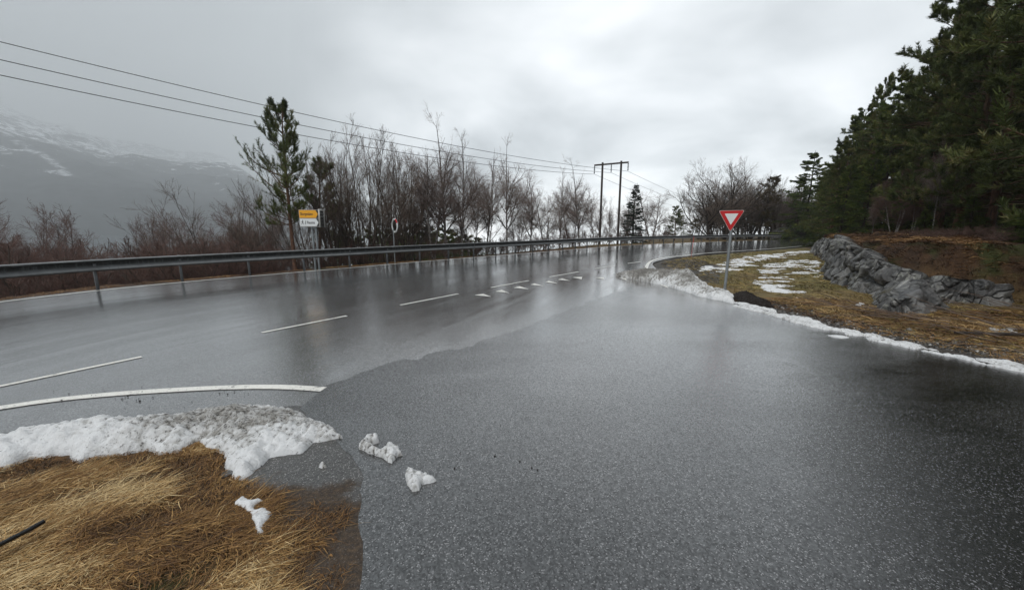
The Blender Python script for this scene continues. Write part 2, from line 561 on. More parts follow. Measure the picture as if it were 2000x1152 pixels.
def paint_material():
    m, nt, b = newmat('road_paint')
    co = nt.n('ShaderNodeTexCoord').outputs['Object']
    n = nt.noise(co, 22.0, 6.0, 0.75)
    n2 = nt.noise(co, 2.2, 3.0, 0.6)
    wearv = nt.maprange(nt.math('ADD', n, nt.math('MULTIPLY', nt.math('SUBTRACT', n2, 0.5), 0.5)), 0.55, 0.68)
    c = nt.mix(nt.math('MULTIPLY', wearv, 0.85), nt.ramp(n, [(0.2, (0.55, 0.54, 0.50)), (0.6, (0.80, 0.79, 0.74))]), (0.09, 0.09, 0.09))
    bn = nt.n('ShaderNodeBump', {'Strength': 0.4, 'Distance': 0.004, 'Height': n})
    wire(nt, b, base=c, rough=0.38, normal=bn.outputs[0])
    return m


M_paint = paint_material()

# ------------------------------------------------------------------ ground sheet (polar grid, fine near the camera)
nth, nr = 900, 250
th = np.linspace(-math.pi, math.pi, nth, endpoint=False)
rr = np.concatenate([[0.25], 0.5 * np.geomspace(1, 460, nr - 1)])      # out to 230 m
TH, RR = np.meshgrid(th, rr)
GX, GY = np.sin(TH) * RR, np.cos(TH) * RR
GZ, info = terrain(GX, GY)
V = np.stack([GX, GY, GZ], -1).reshape(-1, 3)
i, j = np.meshgrid(np.arange(nr - 1), np.arange(nth), indexing='ij')
Fq = np.stack([i * nth + j, (i + 1) * nth + j, (i + 1) * nth + (j + 1) % nth, i * nth + (j + 1) % nth], -1).reshape(-1, 4)
cen = len(V)
V = np.vstack([V, [[0, 0, GZ[0].mean()]]])
Ft = np.stack([np.arange(nth), (np.arange(nth) + 1) % nth, np.full(nth, cen)], -1)[:, [0, 1, 2]]
gx, gy = GX.ravel(), GY.ravel()
dr, fo, ou = info['droad'].ravel(), info['forest'].ravel(), info['out'].ravel()
grav = np.where(ou, 0.0, 1 - sstep(dr, 0.12, 0.55))
left_patch = pip(gx, gy, [gp(430, 960), gp(560, 880), gp(660, 850), gp(720, 1160), (-0.6, .8), (-1.2, 1.2), gp(560, 1080), gp(520, 990)])
grav = np.maximum(grav, left_patch * 0.62)
corner = pip(gx, gy, [(4.6, 10.9), (5.9, 10.9), (8.6, 15.5), (9.5, 19.5), (7.6, 19.6), (5.6, 15)])
grav = np.maximum(grav, corner * 0.9)
litter_out = np.where(ou, 1.0 - 0.65 * sstep(gx, 2, 9), 0)
fo = np.maximum(fo, litter_out)
fo = np.maximum(fo, np.where((gx < -0.6) & (gy < 3.4) & ~ou, 0.85, 0))
ol = np.where((gx > 3) & ~ou, sstep(gy, 7.5, 11) * (1 - fo), 0.12)
pad = lambda a: np.append(a, a[0])
gme = set_mesh('ground', V, [Fq[:, ::-1], Ft], {'gravel': pad(grav), 'forest': pad(fo), 'olive': pad(ol)}, True)
tag(link('ground', gme, M_ground), kind='structure')

# ------------------------------------------------------------------ main road ribbon
NL = 14
t = np.linspace(0, 1, NL)
P2 = FE[:, None, :] * (1 - t)[None, :, None] + NS[:, None, :] * t[None, :, None]
sl = np.concatenate([[0], np.cumsum(np.linalg.norm(np.diff(FE, axis=0), axis=1))])
wid = np.linalg.norm(FE - NS, axis=1)
UV = np.stack([np.repeat(sl[:, None], NL, 1), t[None, :] * wid[:, None]], -1).reshape(-1, 2)
V = np.concatenate([P2, np.zeros(P2.shape[:2] + (1,))], -1).reshape(-1, 3)
i, j = np.meshgrid(np.arange(len(FE) - 1), np.arange(NL - 1), indexing='ij')
Fq = np.stack([i * NL + j, i * NL + j + 1, (i + 1) * NL + j + 1, (i + 1) * NL + j], -1).reshape(-1, 4)
main_road = tag(link('main_road', set_mesh('main_road', V, [Fq], uv=UV), M_main), kind='structure')


def flat_poly(name, pts, z, mat, parent=None, uv=False):
    bm = bmesh.new()
    vs = [bm.verts.new((p[0], p[1], z)) for p in pts]
    f = bm.faces.new(vs)
    if f.normal.z < 0 or True:
        bm.normal_update()
        if f.normal.z < 0:
            f.normal_flip()
    bmesh.ops.triangulate(bm, faces=[f])
    me = bpy.data.meshes.new(name)
    if uv:
        bm.loops.layers.uv.new('UVMap')
    bm.to_mesh(me)
    bm.free()
    return link(name, me, mat, parent)


# the side road, its edge broken up a little
sp = []
SD = np.array(SIDE)
for k, (a, b_) in enumerate(zip(SD, np.roll(SD, -1, 0))):
    m = max(1, int(np.linalg.norm(b_ - a) / 0.06)) if k < 18 or 22 <= k else 1
    for q in range(m):
        p = a + (b_ - a) * q / m
        sp.append(p + (np.array([vnoise(p[0] * 9, p[1] * 9, 1), vnoise(p[0] * 9, p[1] * 9, 2)]) - 0.5) * (0.05 if m > 1 else 0) + (np.array([fbm(p[0] * 1.7, p[1] * 1.7, 4, 14), fbm(p[0] * 1.7, p[1] * 1.7, 4, 15)]) - 0.5) * (0.42 if k < 9 else 0.02))
side_road = tag(flat_poly('side_road', sp, 0.004, M_side, uv=True), kind='structure')


M_grit, nt, b = newmat('wet_grit')
co = nt.n('ShaderNodeTexCoord').outputs['Object']
vr = nt.n('ShaderNodeTexVoronoi', {'Vector': co, 'Scale': 170.0})
cs_ = nt.n('ShaderNodeSeparateColor', {0: vr.outputs['Color']})
gc = nt.ramp(cs_.outputs[0], [(0.0, (0.014, 0.0135, 0.013)), (0.6, (0.045, 0.043, 0.040)), (0.93, (0.10, 0.095, 0.09)), (0.985, (0.32, 0.31, 0.30))])
yy_ = nt.math('ADD', nt.n('ShaderNodeSeparateXYZ', {0: co}).outputs[1], nt.math('MULTIPLY', nt.math('SUBTRACT', nt.noise(co, 3.5, 5.0, 0.65), 0.5), 0.9))
dirtc = nt.ramp(nt.noise(co, 40.0, 4.0, 0.75), [(0.35, (0.018, 0.011, 0.007)), (0.55, (0.055, 0.034, 0.018)), (0.72, (0.13, 0.082, 0.042))])
gc = nt.mix(nt.math('MULTIPLY', nt.maprange(yy_, 2.22, 2.05, 0.0, 1.0), 0.82), gc, dirtc)
bn = nt.n('ShaderNodeBump', {'Strength': 0.7, 'Distance': 0.006, 'Height': nt.math('ADD', cs_.outputs[2], nt.math('MULTIPLY', nt.noise(co, 18.0, 4.0), 2.0))})
dm_ = nt.maprange(yy_, 2.22, 2.05, 0.0, 1.0)
wire(nt, b, base=gc, rough=nt.maprange(dm_, 0, 1, 0.36, 0.8), normal=bn.outputs[0], coat=nt.maprange(dm_, 0, 1, 0.6, 0.0), coat_rough=0.25)
AP = [gp(u, v) for u, v in [(560, 790), (640, 790), (700, 845), (735, 885), (750, 935), (752, 1000), (750, 1080), (748, 1160)]] + [(-0.45, 0.9), (-0.75, 0.9)] + [gp(u, v) for u, v in [(570, 1152), (575, 1090), (580, 1040), (560, 1005), (540, 985), (500, 965), (470, 945), (430, 920), (520, 880), (570, 850)]]
ap = []
for a, b_ in zip(AP, AP[1:] + AP[:1]):
    for q in range(14):
        p = np.array(a) + (np.array(b_) - np.array(a)) * q / 14
        ap.append(p + (np.array([fbm(p[0] * 7, p[1] * 7, 3, 1), fbm(p[0] * 7, p[1] * 7, 3, 2)]) - 0.5) * 0.22)
tag(flat_poly('gravel_apron', ap, 0.002, M_grit), kind='structure')


def strip(name, line, width, z, parent):
    L = np.asarray(line, float)
    tgl = np.gradient(L, axis=0)
    tgl /= np.linalg.norm(tgl, axis=1, keepdims=True)
    nn = np.stack([-tgl[:, 1], tgl[:, 0]], 1)
    wv = (1 + 0.10 * (vnoise(L[:, 0] * 7, L[:, 1] * 7, 4) - 0.5))[:, None] * width / 2
    a, b_ = L + nn * wv, L - nn * wv
    n = len(L)
    V = np.zeros((2 * n, 3))
    V[:n, :2], V[n:, :2], V[:, 2] = a, b_, z
    k = np.arange(n - 1)
    return link(name, set_mesh(name, V, [np.stack([k, n + k, n + k + 1, k + 1], -1)]), M_paint, parent)


strip('edge_line', FAR_S[FAR_S[:, 0] < 75], 0.11, 0.006, main_road)
strip('edge_line', smooth_line([(-5.9, 1.6), (-5.35, 2.78)] + [gp(u, v) for u, v in [(0, 797), (120, 780), (250, 768), (400, 759), (500, 756), (570, 757), (632, 761)]], 0.15), 0.105, 0.007, main_road)
strip('edge_line', smooth_line([gp(u, v) for u, v in [(1262, 530), (1263, 521), (1267, 514), (1275, 509), (1292, 504.3), (1318, 501)]] + [(10.6, 23.0), (13.2, 25.2), (20.6, 30.3), (30.4, 37.6), (46, 46.6), (75, 50.4)], 0.5), 0.13, 0.007, main_road)
for a, b_ in (((-130, 783), (277, 697)), ((511, 650), (677, 617)), ((782, 596), (895, 574)), ((959, 562), (1033, 548)), ((1073, 541), (1130, 531)), ((1163, 524.5), (1201, 519)), ((1226, 514.5), (1252, 511))):
    p, q = np.array(gp(*a)), np.array(gp(*b_))
    if a[0] < 0:
        p = np.array([-5.7, 3.0])
    strip('centre_dash', p + (q - p) * np.linspace(0, 1, 14)[:, None], 0.07, 0.006, main_road)
for tri in (((927, 576.5), (944, 574.2), (960, 580)), ((966.7, 569.8), (979.6, 566.3), (994.8, 572.5)), ((1003, 562.4), (1014.6, 559.2), (1033, 565)),
            ((1036, 556.4), (1043.8, 553.8), (1062.5, 559.2)), ((1065, 551.2), (1072, 548.8), (1090.2, 554)), ((1089, 546.5), (1098, 544.2), (1114, 548.5)),
            ((1118, 541.7), (1137.5, 541), (1135.8, 545.6)), ((1161.5, 542), (1179.6, 542), (1180, 545.8)), ((1208, 542.6), (1223, 544), (1223.8, 547.8)), ((1285, 554.2), (1300, 557.5), (1306, 563.5))):
    flat_poly('give_way_triangle', [gp(*p) for p in tri], 0.0065, M_paint, main_road)

# ------------------------------------------------------------------ fjord and mountain
HZ = R_(-30)                                       # bearing of the fjord view
def fj(a, l):                                      # a along the bearing, l to its right
    return (math.sin(HZ) * a + math.cos(HZ) * l, math.cos(HZ) * a - math.sin(HZ) * l)


mw, nt, b = newmat('fjord_water')
co = nt.n('ShaderNodeTexCoord').outputs['Object']
bn = nt.n('ShaderNodeBump', {'Strength': 0.5, 'Distance': 0.5, 'Height': nt.noise(co, 0.25, 4.0, 0.6)})
wire(nt, b, base=(0.03, 0.045, 0.05), rough=0.15, normal=bn.outputs[0])
WATER_Z = -14.0
q = [fj(-100, 200), fj(-100, -2200), fj(2600, -2200), fj(2600, 200)]
q2 = []
bm = bmesh.new()
bm.faces.new([bm.verts.new((x, y, WATER_Z)) for x, y in q])
bm.normal_update()
for f in bm.faces:
    if f.normal.z < 0:
        f.normal_flip()
me = bpy.data.meshes.new('water')
bm.to_mesh(me)
bm.free()
tag(link('water', me, mw), kind='structure')

mm, nt, b = newmat('mountain_rock_and_snow')
geo = nt.n('ShaderNodeNewGeometry')
co = nt.n('ShaderNodeTexCoord').outputs['Object']
zz = nt.n('ShaderNodeSeparateXYZ', {0: co}).outputs[2]
mp = nt.n('ShaderNodeMapping', {'Vector': co, 'Scale': (1, 1, 2.6)}).outputs[0]
sn = nt.noise(mp, 0.016, 8.0, 0.80, 0.5)
sb = nt.noise(mp, 0.0026, 4.0, 0.6)
thr = nt.math('ADD', nt.math('MULTIPLY', nt.maprange(zz, 100, 520, 0.0, 1.0), 0.165), nt.math('MULTIPLY', nt.math('SUBTRACT', sb, 0.5), 0.30))
snow = nt.maprange(nt.math('ADD', sn, thr), 0.65, 0.71)
snow = nt.math('MAXIMUM', snow, nt.math('MULTIPLY', attr(nt, 'gully'), nt.maprange(sn, 0.46, 0.58)))
rock = nt.ramp(nt.noise(co, 0.02, 6.0, 0.7), [(0.3, (0.016, 0.020, 0.022)), (0.7, (0.06, 0.066, 0.072))])
wire(nt, b, base=nt.mix(snow, rock, (0.78, 0.80, 0.83)), rough=0.9, spec=0.2)
na, nl = 240, 320
A = np.linspace(0, 1, na)
Lx = np.linspace(-1, 1, nl)
AA, LL = np.meshgrid(A, Lx, indexing='ij')
dist = 1200 + 6800 * AA ** 1.35
lat = dist * (-0.305 + 0.315 * LL) + 100
shore = 70 * (fbm(LL * 3, LL * 0 + 2, 3, 21) - 0.5)
dist = dist + shore * (1 - AA)
rid = fbm(lat / 480, dist / 840, 5, 31) - 0.5
rg2 = 1 - np.abs(fbm(lat / 340 + dist / 1800, dist / 760, 5, 41) - 0.5) * 2
zz_ = np.interp(dist, [1200, 1600, 2600, 4200, 6500, 8000], [-22, 140, 420, 790, 1330, 1640]) + (rid * 260 + (rg2 - 0.8) * 170) * np.minimum(dist / 4000, 1.1) * sstep(AA, 0.0, 0.12)
edge = sstep(LL, 1.0, 0.55)
zz_ = -22 + (zz_ + 22) * (0.35 + 0.65 * edge) * (1 - 0.30 * sstep(LL, -0.55, 0.35))
X = math.sin(HZ) * dist + math.cos(HZ) * lat
Y = math.cos(HZ) * dist - math.sin(HZ) * lat
el = (zz_ - EYE) / np.hypot(X, Y)
# one long gully holding old snow, running down to the right
gl = np.abs((lat / dist + 0.40) + (AA - 0.30) * 0.62 + 0.02 * (fbm(AA * 20, AA * 0, 3, 5) - .5))
gully = 0.8 * (1 - sstep(gl, 0.002, 0.011)) * sstep(AA, 0.12, 0.2) * (1 - sstep(AA, 0.4, 0.5))
k1, k2 = np.meshgrid(np.arange(na - 1), np.arange(nl - 1), indexing='ij')
Fq = np.stack([k1 * nl + k2, k1 * nl + k2 + 1, (k1 + 1) * nl + k2 + 1, (k1 + 1) * nl + k2], -1).reshape(-1, 4)
me = set_mesh('mountain', np.stack([X, Y, zz_], -1).reshape(-1, 3), [Fq], {'gully': gully.ravel()}, True)
tag(link('mountain', me, mm), kind='structure')

# ------------------------------------------------------------------ guardrail
M_rail, nt, b = newmat('galvanised_steel')
co = nt.n('ShaderNodeTexCoord').outputs['Object']
n_ = nt.noise(co, 2.5, 5.0, 0.65)
n2_ = nt.noise(nt.n('ShaderNodeMapping', {'Vector': co, 'Scale': (1, 1, 0.15)}).outputs[0], 16.0, 4.0, 0.7)
steel = nt.ramp(n_, [(0.25, (0.13, 0.137, 0.14)), (0.75, (0.26, 0.27, 0.275))])
gr_ = nt.math('MULTIPLY', attr(nt, 'fold_shade'), nt.maprange(n2_, 0.25, 0.55, 0.65, 1.0))  # shade in the beam's valley and undersides, put into the colour
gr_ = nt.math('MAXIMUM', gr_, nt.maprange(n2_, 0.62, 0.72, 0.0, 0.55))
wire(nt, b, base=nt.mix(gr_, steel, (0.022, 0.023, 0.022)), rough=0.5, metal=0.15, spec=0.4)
M_post = simple_mat('weathered_steel', (0.13, 0.135, 0.14), 0.55, 0.4, 0.3, 6.0)
GR = smooth_line([tuple(p) for p in FAR], 0.5)
keep = (GR[:, 0] < 62) & (GR[:, 1] > -8)
GR = GR[keep]
gt = np.gradient(GR, axis=0)
gt /= np.linalg.norm(gt, axis=1, keepdims=True)
gn = np.stack([-gt[:, 1], gt[:, 0]], 1)
RL = GR + gn * 0.36
gs = np.concatenate([[0], np.cumsum(np.linalg.norm(np.diff(RL, axis=0), axis=1))])
rail = thing('guardrail', (RL[0][0], RL[0][1], 0), 'long grey steel guardrail on posts following the far edge of the curving road', 'guardrail')
org = np.array([RL[0][0], RL[0][1], 0])
prof = [(0.02, 0.780), (-0.03, 0.778), (-0.080, 0.768), (-0.092, 0.752), (-0.088, 0.736), (-0.030, 0.716), (0.0, 0.690), (0.004, 0.640), (0.0, 0.612), (-0.076, 0.545), (-0.092, 0.520), (-0.086, 0.498), (-0.03, 0.476), (0.005, 0.465)]
prof = prof + [(d + 0.006, z) for d, z in prof[::-1]]
prof = np.array(prof)
fold_shade = np.array([0.15, 0.05, 0.15, 0.5, 0.9, 1, 1, 1, 0.8, 0.1, 0.1, 0.5, 0.95, 1.0] + [0.5] * 14)  # painted shade along the profile, darkest in the valley and under the lower bulge
n, k = len(RL), len(prof)
V = np.zeros((n, k, 3))
V[:, :, :2] = RL[:, None, :] + gn[:, None, :] * prof[None, :, 0, None]
V[:, :, 2] = prof[None, :, 1]
a1, a2 = np.meshgrid(np.arange(n - 1), np.arange(k), indexing='ij')
Fq = np.stack([a1 * k + a2, a1 * k + (a2 + 1) % k, (a1 + 1) * k + (a2 + 1) % k, (a1 + 1) * k + a2], -1).reshape(-1, 4)
link('rail', set_mesh('rail', V.reshape(-1, 3) - org, [Fq], {'fold_shade': np.tile(fold_shade, n)}, smooth=False), M_rail, rail)
pm = MB()
# C-shaped post with a spacer block
pm.box((0, 0.0, 0.19), (0.008, 0.075, 0.90 + 0.3))
pm.box((0.026, 0.0355, 0.19), (0.044, 0.007, 1.2))
pm.box((0.026, -0.0355, 0.19), (0.044, 0.007, 1.2))
pm.box((0.02, -0.065, 0.62), (0.06, 0.045, 0.12))
pme = pm.mesh('post')
# align a post with the one seen near the left edge of the road
pstart = gs[np.argmin(np.hypot(RL[:, 0] + 11.6, RL[:, 1] - 8.6))] % 1.82
sv = np.arange(pstart, gs[-1], 1.82)
for s in sv:
    x = np.interp(s, gs, RL[:, 0])
    y = np.interp(s, gs, RL[:, 1])
    k = int(np.searchsorted(gs, s))
    k = min(k, len(gt) - 1)
    o = link('post', pme, M_post, rail, (x + gn[k][0] * 0.07 - org[0], y + gn[k][1] * 0.07 - org[1], 0))
    o.rotation_euler = (0, 0, math.atan2(gt[k][1], gt[k][0]))
# splice plates where the beams overlap
sm_ = MB()
sm_.box((0, -0.089, 0.745), (0.32, 0.008, 0.030))
spm = sm_.mesh('splice_plate')
for s in sv[::2]:
    k = min(int(np.searchsorted(gs, s)), len(gt) - 1)
    if RL[k][1] > 4 and RL[k][0] < 12:
        o = link('splice_plate', spm, M_post, rail, (RL[k][0] - org[0], RL[k][1] - org[1], 0))
        o.rotation_euler = (0, 0, math.atan2(gt[k][1], gt[k][0]))

# ------------------------------------------------------------------ signs, mirror, poles
M_zinc = simple_mat('zinc_pole', (0.26, 0.28, 0.29), 0.45, 0.5, 0.2, 8.0)
M_red = simple_mat('sign_red', (0.50, 0.012, 0.016), 0.35, 0.0, 0.12, 5.0)
M_white = simple_mat('sign_white', (0.72, 0.74, 0.74), 0.35, 0.0, 0.08, 5.0)
M_yellow = simple_mat('sign_yellow', (0.80, 0.37, 0.012), 0.35, 0.0, 0.08, 5.0)
M_black = simple_mat('sign_black', (0.012, 0.012, 0.013), 0.4, 0.0, 0.2, 5.0)
M_frame = simple_mat('sign_frame', (0.50, 0.49, 0.46), 0.4, 0.3, 0.1, 5.0)
M_redstick = simple_mat('snow_pole_red', (0.42, 0.035, 0.03), 0.5, 0.0, 0.2, 9.0)
M_blackpipe = simple_mat('black_plastic', (0.010, 0.010, 0.011), 0.32, 0.0, 0.3, 12.0)


def pole_me(name, r, h, k=12, z0=-0.5, r2=None):
    m = MB()
    r2 = r if r2 is None else r2
    zs = np.linspace(z0, h, 6)
    P = np.stack([zs * 0, zs * 0, zs], -1)
    m.tubes(P, np.linspace(r, r2, 6), k, cap=True)
    return m.mesh(name, True)


def prism(name, poly, y0, y1, mat, parent):
    """polygon in the x-z plane, extruded along y (front at y0)"""
    n = len(poly)
    bm = bmesh.new()
    f0 = [bm.verts.new((x, y0, z)) for x, z in poly]
    f1 = [bm.verts.new((x, y1, z)) for x, z in poly]
    bm.faces.new(f0)
    bm.faces.new(f1[::-1])
    for k in range(n):
        bm.faces.new([f0[k], f1[k], f1[(k + 1) % n], f0[(k + 1) % n]])
    bmesh.ops.recalc_face_normals(bm, faces=bm.faces)
    me = bpy.data.meshes.new(name)
    bm.to_mesh(me)
    bm.free()
    return link(name, me, mat, parent)


def rounded(poly, r, n=5):
    out = []
    m = len(poly)
    for k in range(m):
        p0, p1, p2 = (np.array(poly[(k + d) % m], float) for d in (-1, 0, 1))
        a, c = p0 - p1, p2 - p1
        la, lc = np.linalg.norm(a), np.linalg.norm(c)
        ang = math.acos(float(np.dot(a, c) / la / lc))
        d = r / math.tan(ang / 2)
        s, e = p1 + a / la * d, p1 + c / lc * d
        for t_ in np.linspace(0, 1, n):
            out.append(tuple((1 - t_) ** 2 * s + 2 * t_ * (1 - t_) * p1 + t_ ** 2 * e))
    return out


def lettering(txt, size, x, z, y, mat, parent, squeeze=1.0):
    cu = bpy.data.curves.new('lettering', 'FONT')
    cu.body = txt
    cu.size = size
    cu.extrude = 0.0008
    cu.offset = 0.0022
    ob = bpy.data.objects.new('tmp_text', cu)
    COL.objects.link(ob)
    bpy.context.view_layer.update()
    me = bpy.data.meshes.new_from_object(ob.evaluated_get(bpy.context.evaluated_depsgraph_get()))
    bpy.data.objects.remove(ob)
    bpy.data.curves.remove(cu)
    me.transform(Matrix.Diagonal((squeeze, 1, 1, 1)))
    me.transform(Matrix.Rotation(math.pi / 2, 4, 'X'))
    me.name = 'lettering'
    return link('lettering', me, mat, parent, (x, y, z))


# give-way sign
bx, by = gp(1415, 571)
gw = thing('give_way_sign', (bx, by, 0.0), 'red and white give way triangle on a grey pole in the roadside snow', 'road sign', rotz=R_(-6))
gw.rotation_euler = (0, R_(0.6), R_(-8))
link('pole', pole_me('pole', 0.034, 1.98), M_zinc, gw)
S = 0.565
tri = lambda s, zc_: [(-s / 2, zc_ + s * 0.289), (s / 2, zc_ + s * 0.289), (0, zc_ - s * 0.577)]
ZC = 1.845
tilt = R_(-1.5)
fr = prism('backing', rounded(tri(S + 0.03, ZC), 0.03), -0.046, -0.037, M_frame, gw)
rd = prism('sign_face', rounded(tri(S, ZC), 0.028), -0.050, -0.046, M_red, gw)
whi = prism('white_triangle', rounded(tri(S * 0.55, ZC + 0.004), 0.004), -0.053, -0.050, M_white, rd)
for o in (fr, rd):
    o.rotation_euler = (0, tilt, 0)
for zc_ in (1.72, 1.94):
    cl_ = MB()
    cl_.box((0, -0.005, zc_), (0.10, 0.075, 0.03))
    link('clamp', cl_.mesh('clamp'), M_zinc, gw)
# bolted foot sleeve low on the pole
link('ground_sleeve', pole_me('ground_sleeve', 0.043, 0.10, 12, -0.3), M_zinc, gw)

# direction sign with two arrow panels and a second board seen from behind
bx, by = gp(612.5, 527)
Y0 = by + 0.3
bx = (612.5 - 1000) / F_PX / 1.015 * Y0 * 1.0
ds = thing('direction_sign', (bx, Y0, 0.0), 'roadside direction sign with a yellow arrow panel over a white one on twin poles', 'road sign', rotz=R_(10))
px_m = F_PX / (Y0 * math.cos(PITCH)) / 1.0
zt = at_depth(600, 410, Y0)[2]
zb = at_depth(600, 443, Y0)[2]
Hs = zt - zb
x0s, x1s = -0.45, 0.245
mid = (zt + zb) / 2
for px_ in (-0.065, 0.075):
    link('pole', pole_me('pole', 0.040, zt - 0.04), M_zinc, ds, (px_, 0.02, 0))
for zq, yq, dq in ((zb + 0.045, -0.028, (0.26, 0.05, 0.03)), (zt - 0.10, -0.028, (0.26, 0.05, 0.03)), (zb - 0.05, 0.0, (0.20, 0.10, 0.03))):
    brk = MB()
    brk.box((0.0, yq, zq), dq)
    link('bracket', brk.mesh('bracket'), M_zinc, ds)
prism('frame', [(x0s, zb), (x1s, zb), (x1s, zt), (x0s, zt)], -0.085, -0.055, M_frame, ds)
for (za, zb2, mt, nm) in ((mid + 0.008, zt - 0.012, M_yellow, 'yellow'), (zb + 0.014, mid - 0.008, M_white, 'white')):
    prism('backboard', [(x0s + 0.01, za), (x1s - 0.012, za), (x1s - 0.012, zb2), (x0s + 0.01, zb2)], -0.090, -0.085, M_black, ds)
    pn = prism('arrow_panel', [(x0s + 0.012, za + 0.006), (x1s - 0.10, za + 0.006), (x1s - 0.022, (za + zb2) / 2), (x1s - 0.10, zb2 - 0.006), (x0s + 0.012, zb2 - 0.006)], -0.096, -0.090, mt, ds)
    hc = zb2 - za
    if nm == 'yellow':
        lettering('Skorgedalen', hc * 0.46, x0s + 0.045, za + hc * 0.36, -0.0975, M_black, pn, 0.66)
    else:
        lettering('Rauma', hc * 0.50, x0s + 0.265, za + hc * 0.33, -0.0975, M_black, pn, 0.68)
        # walking figure and a small tap-like symbol before the name
        def stroke(pts, wd):
            for p, q_ in zip(pts[:-1], pts[1:]):
                dx, dz = q_[0] - p[0], q_[1] - p[1]
                L_ = math.hypot(dx, dz)
                ox, oz = -dz / L_ * wd / 2, dx / L_ * wd / 2
                yield [(p[0] + ox, p[1] + oz), (p[0] - ox, p[1] - oz), (q_[0] - ox, q_[1] - oz), (q_[0] + ox, q_[1] + oz)]
        sx_, sz_ = x0s + 0.105, za + hc * 0.5
        sym = MB()
        def addpoly(poly):
            nn_ = len(poly)
            V = np.array([(x, -0.0975, z) for x, z in poly] + [(x, -0.0955, z) for x, z in poly])
            sym.add(V, [np.array([[0, kk, kk + 1] for kk in range(1, nn_ - 1)]), np.array([[kk, (kk + 1) % nn_, nn_ + (kk + 1) % nn_, nn_ + kk] for kk in range(nn_)])])
        addpoly([(sx_ + 0.012 + 0.014 * math.cos(t_), sz_ + 0.075 + 0.014 * math.sin(t_)) for t_ in np.linspace(0, 2 * math.pi, 10, endpoint=False)])
        for line_, wd in (([(0.01, 0.058), (-0.004, 0.0)], 0.026), ([(-0.004, 0.0), (0.024, -0.03), (0.03, -0.075)], 0.016), ([(-0.004, 0.0), (-0.018, -0.04), (-0.045, -0.07)], 0.016),
                          ([(0.01, 0.05), (0.034, 0.02)], 0.012), ([(0.006, 0.05), (-0.03, 0.03), (-0.034, 0.0)], 0.012)):
            for poly in stroke([(sx_ + a, sz_ + c) for a, c in line_], wd):
                addpoly(poly)
        ux = x0s + 0.205
        for line_, wd in (([(-0.014, -0.07), (-0.014, 0.0), (0.0, 0.012)], 0.012), ([(0.012, -0.075), (0.012, 0.06)], 0.012), ([(0.012, 0.055), (0.03, 0.07)], 0.012), ([(-0.002, 0.02), (0.03, 0.02)], 0.010)):
            for poly in stroke([(ux + a, sz_ + c) for a, c in line_], wd):
                addpoly(poly)
        link('pictogram', sym.mesh('pictogram'), M_black, pn)
# second board, set at an angle behind the first and seen from its back
sb_ = thing('tmp', (0, 0, 0), None, None)
sb_.name = 'angled_board'
sb_.parent = ds
sb_.location = (x1s, -0.07, 0)
sb_.rotation_euler = (0, 0, R_(90))
W2 = 0.62
bd = prism('board', [(0, zb - 0.01), (W2, zb - 0.01), (W2, zt + 0.02), (0, zt + 0.02)], 0.0, 0.012, M_black, sb_)
bk = MB()
for zc_ in np.linspace(zb + 0.02, zt, 6):
    bk.box((W2 / 2, -0.012, zc_ - 0.005), (W2 - 0.07, 0.022, 0.022 if zc_ < zb + 0.3 else 0.05))
link('stiffener', bk.mesh('stiffener'), simple_mat('board_back', (0.17, 0.175, 0.165), 0.5, 0.3), sb_)
bk = MB()
for xx in (0.015, W2 - 0.015):
    bk.box((xx, -0.012, (zb + zt) / 2), (0.05, 0.045, Hs + 0.05))
bk.box((W2 / 2, -0.012, zt + 0.0), (W2 - 0.08, 0.045, 0.07))
link('board_frame', bk.mesh('board_frame'), M_frame, sb_)

# traffic mirror
Ym = 18.75
xm = (768 - 1000) / F_PX / 1.015 * Ym
tm = thing('traffic_mirror', (xm, Ym, -0.05), 'round convex traffic mirror with a red and white rim on a slim pole', 'mirror')
ztop = at_depth(771, 446, Ym)[2] + 0.05
link('pole', pole_me('pole', 0.028, ztop + 0.05, 10), M_zinc, tm)
zc_ = at_depth(776, 441, Ym)[2] + 0.05
hd = bpy.data.objects.new('mirror_head', None)
COL.objects.link(hd)
hd.parent = tm
hd.location = (0.10, -0.05, zc_)
hd.rotation_euler = (0, 0, R_(-50))
RM = 0.33
nseg = 48
for kk, (a0, a1_) in enumerate([(q * math.pi / 4 + math.pi / 8, (q + 1) * math.pi / 4 + math.pi / 8) for q in range(8)]):
    m = MB()
    aa = np.linspace(a0, a1_, 9)
    P = []
    for r_, y_ in ((RM * 0.80, -0.02), (RM * 0.82, -0.035), (RM * 1.02, -0.03), (RM * 1.04, 0.0), (RM * 0.8, 0.0)):
        P.append(np.stack([np.cos(aa) * r_, np.full(9, y_), np.sin(aa) * r_], -1))
    P = np.array(P)
    i_, j_ = np.meshgrid(np.arange(5), np.arange(8), indexing='ij')
    Fq = np.stack([i_ * 9 + j_, ((i_ + 1) % 5) * 9 + j_, ((i_ + 1) % 5) * 9 + j_ + 1, i_ * 9 + j_ + 1], -1).reshape(-1, 4)
    m.add(P.reshape(-1, 3), Fq)
    link('rim_segment', m.mesh('rim_segment', True), M_red if kk == 0 else M_white, hd)
mg, nt, b = newmat('mirror_glass')
wire(nt, b, base=(0.62, 0.66, 0.62), rough=0.05, metal=1.0)
ra = np.linspace(0, RM * 0.81, 10)
aa = np.linspace(0, 2 * math.pi, 40, endpoint=False)
VV = np.array([(r_ * math.cos(t_), -0.012 - 0.05 * (1 - (r_ / (RM * 0.81)) ** 2), r_ * math.sin(t_)) for r_ in ra for t_ in aa])
i_, j_ = np.meshgrid(np.arange(9), np.arange(40), indexing='ij')
